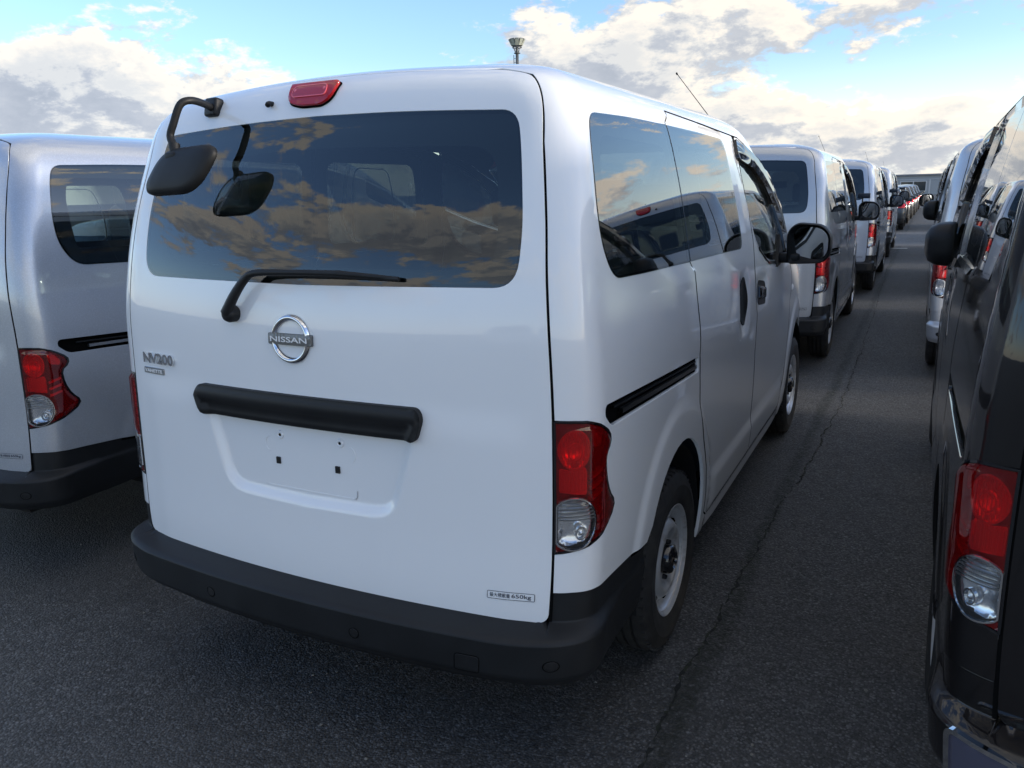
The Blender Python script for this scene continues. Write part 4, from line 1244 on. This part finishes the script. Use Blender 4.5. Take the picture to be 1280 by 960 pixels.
def crack():
    """old joint in the asphalt: a jagged dark groove with moss beside the white van"""
    m = mat('crack_fill', (.012, .013, .011), .95)
    T = NT(m.node_tree); b = T.n['Principled BSDF']
    tc = T.new('ShaderNodeTexCoord')
    T.l.new(T.mix(T.smooth(T.noise(tc.outputs['Object'], 30, 6, .7), .45, .62), (.008, .009, .009), (.030, .036, .020)), b.inputs['Base Color'])
    verts, faces = [], []
    cx_ = lambda y: float(np.interp(y, [-1, .22, .65, 1.3, 2.1, 2.7, 4.5, 8.5, 12.8, 17.7, 21], [.92, .93, .92, .945, .96, 1.01, 1.06, 1.03, .96, .90, .88]))
    y = -.6; wob = 0; L = []
    while y < 21:
        wob = wob*.86+random.uniform(-.007, .007)
        L.append((cx_(y)+wob+random.uniform(-.002, .002), y, max(.0014, random.gauss(.0034, .0030))*(1.0 if y < 4 else .8)))
        y += random.uniform(.008, .03) if y < 7 else .10
    for i, (a, b_, w) in enumerate(L):
        verts += [(a-w, b_, .0025), (a+w*random.uniform(.4, 1.4), b_, .0025)]
        if i and random.random() > .06: faces.append((2*i-2, 2*i-1, 2*i+1, 2*i))
    o = mesh_obj('asphalt_crack', verts, faces, m, None, False)
    tag(o, 'jagged dark crack running along the asphalt lane', kind='structure')
crack()

def grit():
    """loose grit lying on the asphalt of the lane"""
    m = mat('grit_stone', (.16, .155, .14), .8)
    bm = bmesh.new(); n = 0
    while n < 700:
        x = random.uniform(-2.2, 2.1); y = random.uniform(-1.2, 9) if n % 3 else random.uniform(-1.2, 2)
        r = random.uniform(.0015, .0045)*(1.5 if random.random() < .06 else 1)
        res_ = bmesh.ops.create_icosphere(bm, subdivisions=1, radius=r)
        for v_ in res_['verts']:
            v_.co = Vector((v_.co.x*random.uniform(.7, 1.5)+x, v_.co.y*random.uniform(.7, 1.5)+y, v_.co.z*.7+r*.45))
        n += 1
    o = bm_obj('grit', bm, m, None, False); tag(o, 'small loose stones scattered over the asphalt around the vans', kind='stuff')
grit()

M_LINE = mat('road_paint', (.62, .62, .60), .7)
ln = sheet('white_line', .45, 1.15, 19.9, 20.05, .004, M_LINE, 'structure'); ln['label'] = 'short white painted mark across the lane edge'

# ------------------------------------------------------------------ dark hatchbacks beyond the vans
class Hatch(Body):
    def __init__(s):
        super().__init__(
            pchip([.15, 1.25, 1.33, 1.38, 1.45, 1.65, 1.95], [.15, 1.25, 1.325, 1.36, 1.385, 1.425, 1.44], .015),
            pchip([.15, .30, .60, .80, .92, 1.05, 1.25, 1.33, 1.38, 1.45, 1.65, 1.95], [.78, .82, .845, .84, .81, .745, .65, .615, .58, .51, .30, 0], .02),
            pchip([.15, .30, .55, .80, .95, 1.05, 1.25, 1.33, 1.38, 1.45, 1.65, 1.95], [.06, .0, -.01, .04, .10, .20, .42, .50, .56, .66, .95, 1.3], .02),
            pchip([.15, .30, .55, .72, .85, .95, 1.05, 1.25, 1.33, 1.38, 1.45, 1.65, 1.95], [4.0, 4.05, 4.07, 4.0, 3.7, 3.1, 2.85, 2.45, 2.30, 2.2, 2.1, 1.9, 1.7], .03),
            pchip([.15, .5, 1.0, 1.5, 1.95], [.12, .12, .12, .12, .1], .03),
            pchip([.15, .5, 1.0, 1.4, 1.95], [.16, .16, .16, .14, .14], .03),
            ([.3, .7, .9, 1.3, 1.9], [.42, .42, .36, .22, .2]), 1.95, .10)
HB = Hatch()
def build_hatch(root, P):
    B = HB
    seam = lambda p: abs(p[0]) > 4.545 or p[1] > 1.945
    A1, A2 = (.80, .35, .36, .35), (3.36, .35, .36, .35)
    right = [(.5, .24)]+[tuple(x) for x in B.sp([(.40, .24)]+arch_pts(A1, 15)+[(1.17, .2), (2.99, .2)]+arch_pts(A2, 15)+[(3.74, .22)])]+[(4.0, .22), (4.55, .22)]
    rw = rounded([(-.66, .93), (.66, .93), (.62, 1.27), (-.62, 1.27)], .06)
    sw = B.sp(rounded([(.95, .93), (2.66, .91), (2.10, 1.24), (1.05, 1.25)], [.05, .03, .08, .08]))
    ws = [(4.55, .955), (3.6, .965), (3.46, 1.02), (3.46, 1.25), (3.6, 1.29), (4.55, 1.31)]
    outer_r = right+ws+[(4.55, 1.95)]
    outer = outer_r+[(-u, v) for u, v in outer_r[::-1]]
    patch(B, 'body', [np.array(outer), rw, sw, mirror(sw)], P, root, step=.07, bstep=.04, skirt=.01, noskirt=seam)
    patch(B, 'rear_window', [rw], G_REAR, root, off=-.002, step=.08, bstep=.05, skirt=.003)
    full = np.array([(u, v) for u, v in ws]+[(9.1-u, v) for u, v in ws[::-1][1:-1]])
    patch(B, 'windscreen', [np.array([(u, v) for u, v in ws]+[(9.1-u, v) for u, v in ws[::-1]][1:-1]) if False else np.array(ws[1:5]+[(9.1-u, v) for u, v in ws[1:5]][::-1])], G_CLEAR, root, off=-.002, step=.1, bstep=.06, skirt=.003)
    for f in (lambda p: np.array(p), mirror):
        patch(B, 'side_window', [f(sw)], G_SIDE, root, off=-.002, step=.08, bstep=.05, skirt=.003)
        ribbons(B, 'door_pillar', [(f(B.sp([(1.78, .90), (1.70, 1.26)])), False)], .09, .003, M_GLOSSB, root, .006)
        ribbons(B, 'window_visor', [(f(B.sp([(1.02, 1.235), (2.08, 1.225), (2.55, .99)])), False)], .05, .012, M_TRIM, root, .01)
        ribbons(B, 'belt_moulding', [(f(B.sp([(.92, .905), (2.70, .89)])), False)], .02, .004, M_CHROME, root, .004)
        patch(B, 'tail_lamp', [f(rounded([(.58, .72), (.88, .72), (.92, .84), (.82, .88), (.60, .84)], .04))], G_RED, root, off=.012, dome=.01, dome_w=.03, step=.04, bstep=.03, skirt=.012)
        patch(B, 'lamp_housing', [f(rounded([(.59, .73), (.87, .73), (.91, .835), (.82, .87), (.61, .83)], .04))], M_REFLECTOR, root, off=.004, step=.06, bstep=.04, skirt=.004)
        ribbons(B, 'door_gap', [(f(B.sp([(1.10, .86), (1.18, .62), (1.30, .28), (3.0, .26), (2.98, .88)])), False), (f(B.sp([(1.84, .88), (1.90, .27)])), False)], .008, .001, M_SEAL, root)
        patch(B, 'door_handle', [f(B.sp(rounded([(1.22, .80), (1.38, .80), (1.38, .83), (1.22, .83)], .01)))], M_CHROME, root, off=.015, dome=.01, dome_w=.01, step=.03, bstep=.02, skirt=.015)
    ribbons(B, 'gate_gap', [(np.array([(-.60, .90), (-.56, .60), (0, .56), (.56, .60), (.60, .90)]), False)], .008, .001, M_SEAL, root)
    patch(B, 'number_recess', [rounded([(-.24, .62), (.24, .62), (.26, .76), (-.26, .76)], .03)], M_TRIM, root, off=.002, step=.06, bstep=.04, skirt=0)
    patch(B, 'lower_bumper', [rounded([(-.9, .25), (.9, .25), (.86, .40), (-.86, .40)], .03)], M_TRIM, root, off=.01, step=.06, bstep=.04, skirt=.01)
    for sg in (1, -1):
        bm = bmesh.new()
        add_box(bm, (.80 if sg > 0 else -1.0, 2.42, .90), (1.0 if sg > 0 else -.80, 2.54, 1.03), .03, 2)
        bm_obj('door_mirror', bm, P, root, True, 60)
        for yy in (.82, 3.38):
            wheel_parts(root, .82*sg, yy, .309, sg, P)
            bm = bmesh.new()
            add_lathe(bm, [(0, .36), (-.3, .36), (-.3, .02)], (.80*sg, yy-.02, .35), 16, math.pi*1.1, -math.pi*.05)
            if sg < 0:
                for v_ in bm.verts: v_.co.x = -.80-(v_.co.x+.80)
            bm_obj('wheel_well', bm, M_UNDER, root)
    bm = bmesh.new(); add_box(bm, (-.7, .1, .22), (.7, 3.9, .3)); bm_obj('underbody', bm, M_UNDER, root, False)
    rbox('backrest', (-.55, 1.2, .5), (.55, 1.35, 1.0), .05, M_SEAT, root, R(12))
    for cx in (-.36, .36):
        rbox('front_seat', (cx-.22, 1.9, .5), (cx+.22, 2.05, 1.05), .05, M_SEAT, root, R(12))
hatch0 = empty('hatchback')
build_hatch(hatch0, BASE_PAINT)
HG = 'dark hatchbacks parked beyond the vans'
hatch0.location = (-4.95, 2.6, 0)
tag(hatch0, 'white hatchback seen through the quarter window of the left silver van', 'car')
ys = [28.0, 32.6, 37.2, 41.8, 46.4, 51.0]
names = ['nearest dark hatchback beyond the last silver van', 'second dark hatchback beyond the last silver van', 'third dark hatchback beyond the last silver van',
         'fourth dark hatchback beyond the last silver van', 'fifth dark hatchback beyond the last silver van', 'farthest dark hatchback, in front of the low building']
for i, yy in enumerate(ys):
    h = copy_thing(hatch0, (.02+.14*i*.35, yy, 0), R(random.uniform(-.4, .4)), PAINT['dark_grey'])
    tag(h, names[i], 'car', HG)
for i, yy in enumerate((16.4, 22.0, 28.5)):
    h = copy_thing(van0, (2.75+.1*i, yy, 0), 0, PAINT[('silver', 'white', 'silver')[i]], ('under_mirror',))
    tag(h, ('silver van third along the right-hand row, mostly hidden', 'white van fourth along the right-hand row, mostly hidden', 'silver van at the far end of the right-hand row')[i], 'van', GRP)

def fold_left_mirror(van, deg):
    for o in bpy.data.objects:
        if o.parent == van and o.name.startswith('door_mirror') and o.type == 'MESH' and o.data.vertices[0].co.x < 0:
            pv_ = Matrix.Translation((-.865, 2.80, 0))
            o.matrix_local = pv_ @ Matrix.Rotation(R(deg), 4, 'Z') @ Matrix.Diagonal((.80, .62, 1, 1)) @ pv_.inverted()
            for c in bpy.data.objects:
                if c.parent == o and c.name.startswith('mirror_base_plate'): c.parent = van
fold_left_mirror(v_blk, 86); fold_left_mirror(v5, 80)
for vn_, pm_ in ((v_blk, 'black'), (v5, 'silver')):
    for o in bpy.data.objects:
        if o.parent == vn_ and o.name.startswith('rear_bumper'):
            o.material_slots[0].link = 'OBJECT'; o.material_slots[0].material = PAINT[pm_]

# ------------------------------------------------------------------ extra trim of the black van
def black_trim():
    B = VAN
    m = mirror
    ribbons(B, 'belt_moulding', [(m(B.sp([(1.10, 1.275), (1.60, 1.262), (1.99, 1.25), (2.20, 1.235), (2.42, 1.172), (2.90, 1.13)])), False)], .020, .006, M_CHROME, v_blk, .008)
    class Bump2(Van):
        def __init__(s): pass
        def disp(s, U, v): return 0*np.asarray(U, float)+.075*(1-sm((np.abs(U)-.62)/.42))+.010
    Bp = Bump2.__new__(Bump2); Bp.__dict__.update(VAN.__dict__)
    q = rounded([(-.80, .345), (-.20, .325), (-.20, .380), (-.68, .400), (-.70, .455), (-.80, .465)], [.02, .01, .01, .03, .02, .02], 5)
    p = patch(Bp, 'bumper_reflector', [q], M_REFL, v_blk, off=.002, dome=.004, dome_w=.01, step=.02, bstep=.01, skirt=.02)
    ribbons(Bp, 'reflector_frame', [(q, True)], .010, .010, M_CHROME, p, .014)
black_trim()

# window tags clipped over the door mirrors of the row vans
def window_tag(van):
    bm = bmesh.new()
    add_box(bm, (.85, 2.70, 1.390), (.975, 2.712, 1.445), .004, 2)
    add_tube(bm, [(.90, 2.706, 1.35), (.90, 2.706, 1.42)], .008, 8)
    bm_obj('mirror_flag', bm, M_TAG, van, True, 50)
for vv_ in (v2, v3, v4): window_tag(vv_)

# ------------------------------------------------------------------ low building
M_WALL = mat('panel_wall', (.34, .36, .38), .6); M_WALL2 = mat('grey_panel_wall', (.25, .26, .29), .6)
M_BGLASS = mat('window_dark', (.03, .04, .045), .08, 0, .5)
M_WFRAME = mat('window_frame_white', (.55, .56, .57), .5)
def building():
    r = empty('prefab_building', (0, 115, 0))
    tag(r, 'low grey prefabricated building with white-framed windows closing off the car lot', 'building')
    bm = bmesh.new(); add_box(bm, (-16, 0, 0), (4.6, 8, 2.40)); bm_obj('wall', bm, M_WALL, r, False)
    bm = bmesh.new(); add_box(bm, (-16.2, -.30, 2.40), (4.85, 8.2, 2.56)); bm_obj('roof', bm, M_WALL2, r, False)
    bm = bmesh.new(); add_box(bm, (-16, -.05, 1.86), (4.6, -.002, 1.93)); bm_obj('rail', bm, M_WFRAME, r, False)
    for i in range(4):
        x0 = -1.9-i*4.6
        bm = bmesh.new()
        for a, b in (((x0, -.08, .40), (x0+3.1, 0, .48)), ((x0, -.08, 1.62), (x0+3.1, 0, 1.72)), ((x0, -.08, .48), (x0+.12, 0, 1.62)), ((x0+1.49, -.08, .48), (x0+1.61, 0, 1.62)), ((x0+2.98, -.08, .48), (x0+3.1, 0, 1.62))):
            add_box(bm, a, b)
        w = bm_obj('window', bm, M_WFRAME, r, False)
        for xa, xb in ((.12, 1.49), (1.61, 2.98)):
            bm = bmesh.new(); add_box(bm, (x0+xa, -.04, .48), (x0+xb, -.02, 1.62)); bm_obj('pane', bm, M_BGLASS, w, False)
        for xp in (x0-.75, x0+3.35):
            bm = bmesh.new(); add_box(bm, (xp, -.06, 0), (xp+.16, -.001, 1.855)); bm_obj('post', bm, M_WFRAME, r, False)
    s = empty('storage_building', (0, 118, 0))
    tag(s, 'plain grey flat-roofed building right of the prefabricated one', 'building')
    bm = bmesh.new(); add_box(bm, (4.9, 0, 0), (34, 9, 1.95)); bm_obj('wall', bm, M_WALL2, s, False)
    bm = bmesh.new(); add_box(bm, (4.88, -.2, 1.95), (34.1, 9.2, 2.05)); bm_obj('roof', bm, M_WALL2, s, False)
    bm = bmesh.new(); add_box(bm, (6.0, 2, 2.05), (6.6, 3.4, 2.75), .05); bm_obj('roof_unit', bm, M_WALL, s, False)
building()

# ------------------------------------------------------------------ floodlight mast
def mast():
    r = empty('floodlight_mast', (-49.0, 100, 0))
    tag(r, 'tall floodlight mast with a basket of lamps rising behind the white van roof', 'light mast')
    m = mat('galvanised_steel', (.20, .21, .21), .5, .7)
    bm = bmesh.new(); add_tube(bm, [(0, 0, 0), (0, 0, 10), (0, 0, 20.6)], [.38, .28, .20], 16); bm_obj('pole', bm, m, r)
    bm = bmesh.new()
    add_tube(bm, [(-.45, -.1, 6), (-.45, -.1, 19.4)], .05, 6)
    for k in range(24): add_tube(bm, [(-.45, -.1, 7+k*.52), (-.15, -.1, 7+k*.52)], .03, 5)
    bm_obj('ladder', bm, m, r)
    bm = bmesh.new()
    for zz, rr in ((20.3, .62), (19.6, .40)):
        add_tube(bm, [(rr*math.cos(2*math.pi*k/16), rr*math.sin(2*math.pi*k/16), zz) for k in range(17)], .05, 6, False)
    for k in range(6):
        a = 2*math.pi*k/6
        add_tube(bm, [(0, 0, 19.0), (.5*math.cos(a), .5*math.sin(a), 20.3)], .05, 6)
    bm_obj('bracket', bm, m, r)
    ml = mat('lamp_housing_grey', (.16, .17, .15), .6)
    mf = mat('lamp_front_glass', (.45, .48, .40), .15)
    for k in range(10):
        a = 2*math.pi*k/10+.15
        bm = bmesh.new()
        mt = Matrix.Translation((.82*math.cos(a), .82*math.sin(a), 20.95)) @ Matrix.Rotation(a, 4, 'Z') @ Matrix.Rotation(R(28), 4, 'Y')
        add_box(bm, (-.12, -.27, -.50), (.10, .27, .45), .04, 2, mt)
        f = bm_obj('floodlight', bm, ml, r)
        bm = bmesh.new(); add_box(bm, (.10, -.22, -.42), (.115, .22, .38), 0, 1, mt); bm_obj('lamp_glass', bm, mf, f, False)
mast()
print('objects', len(bpy.data.objects), 'tris', sum(len(m.polygons) for m in bpy.data.meshes))
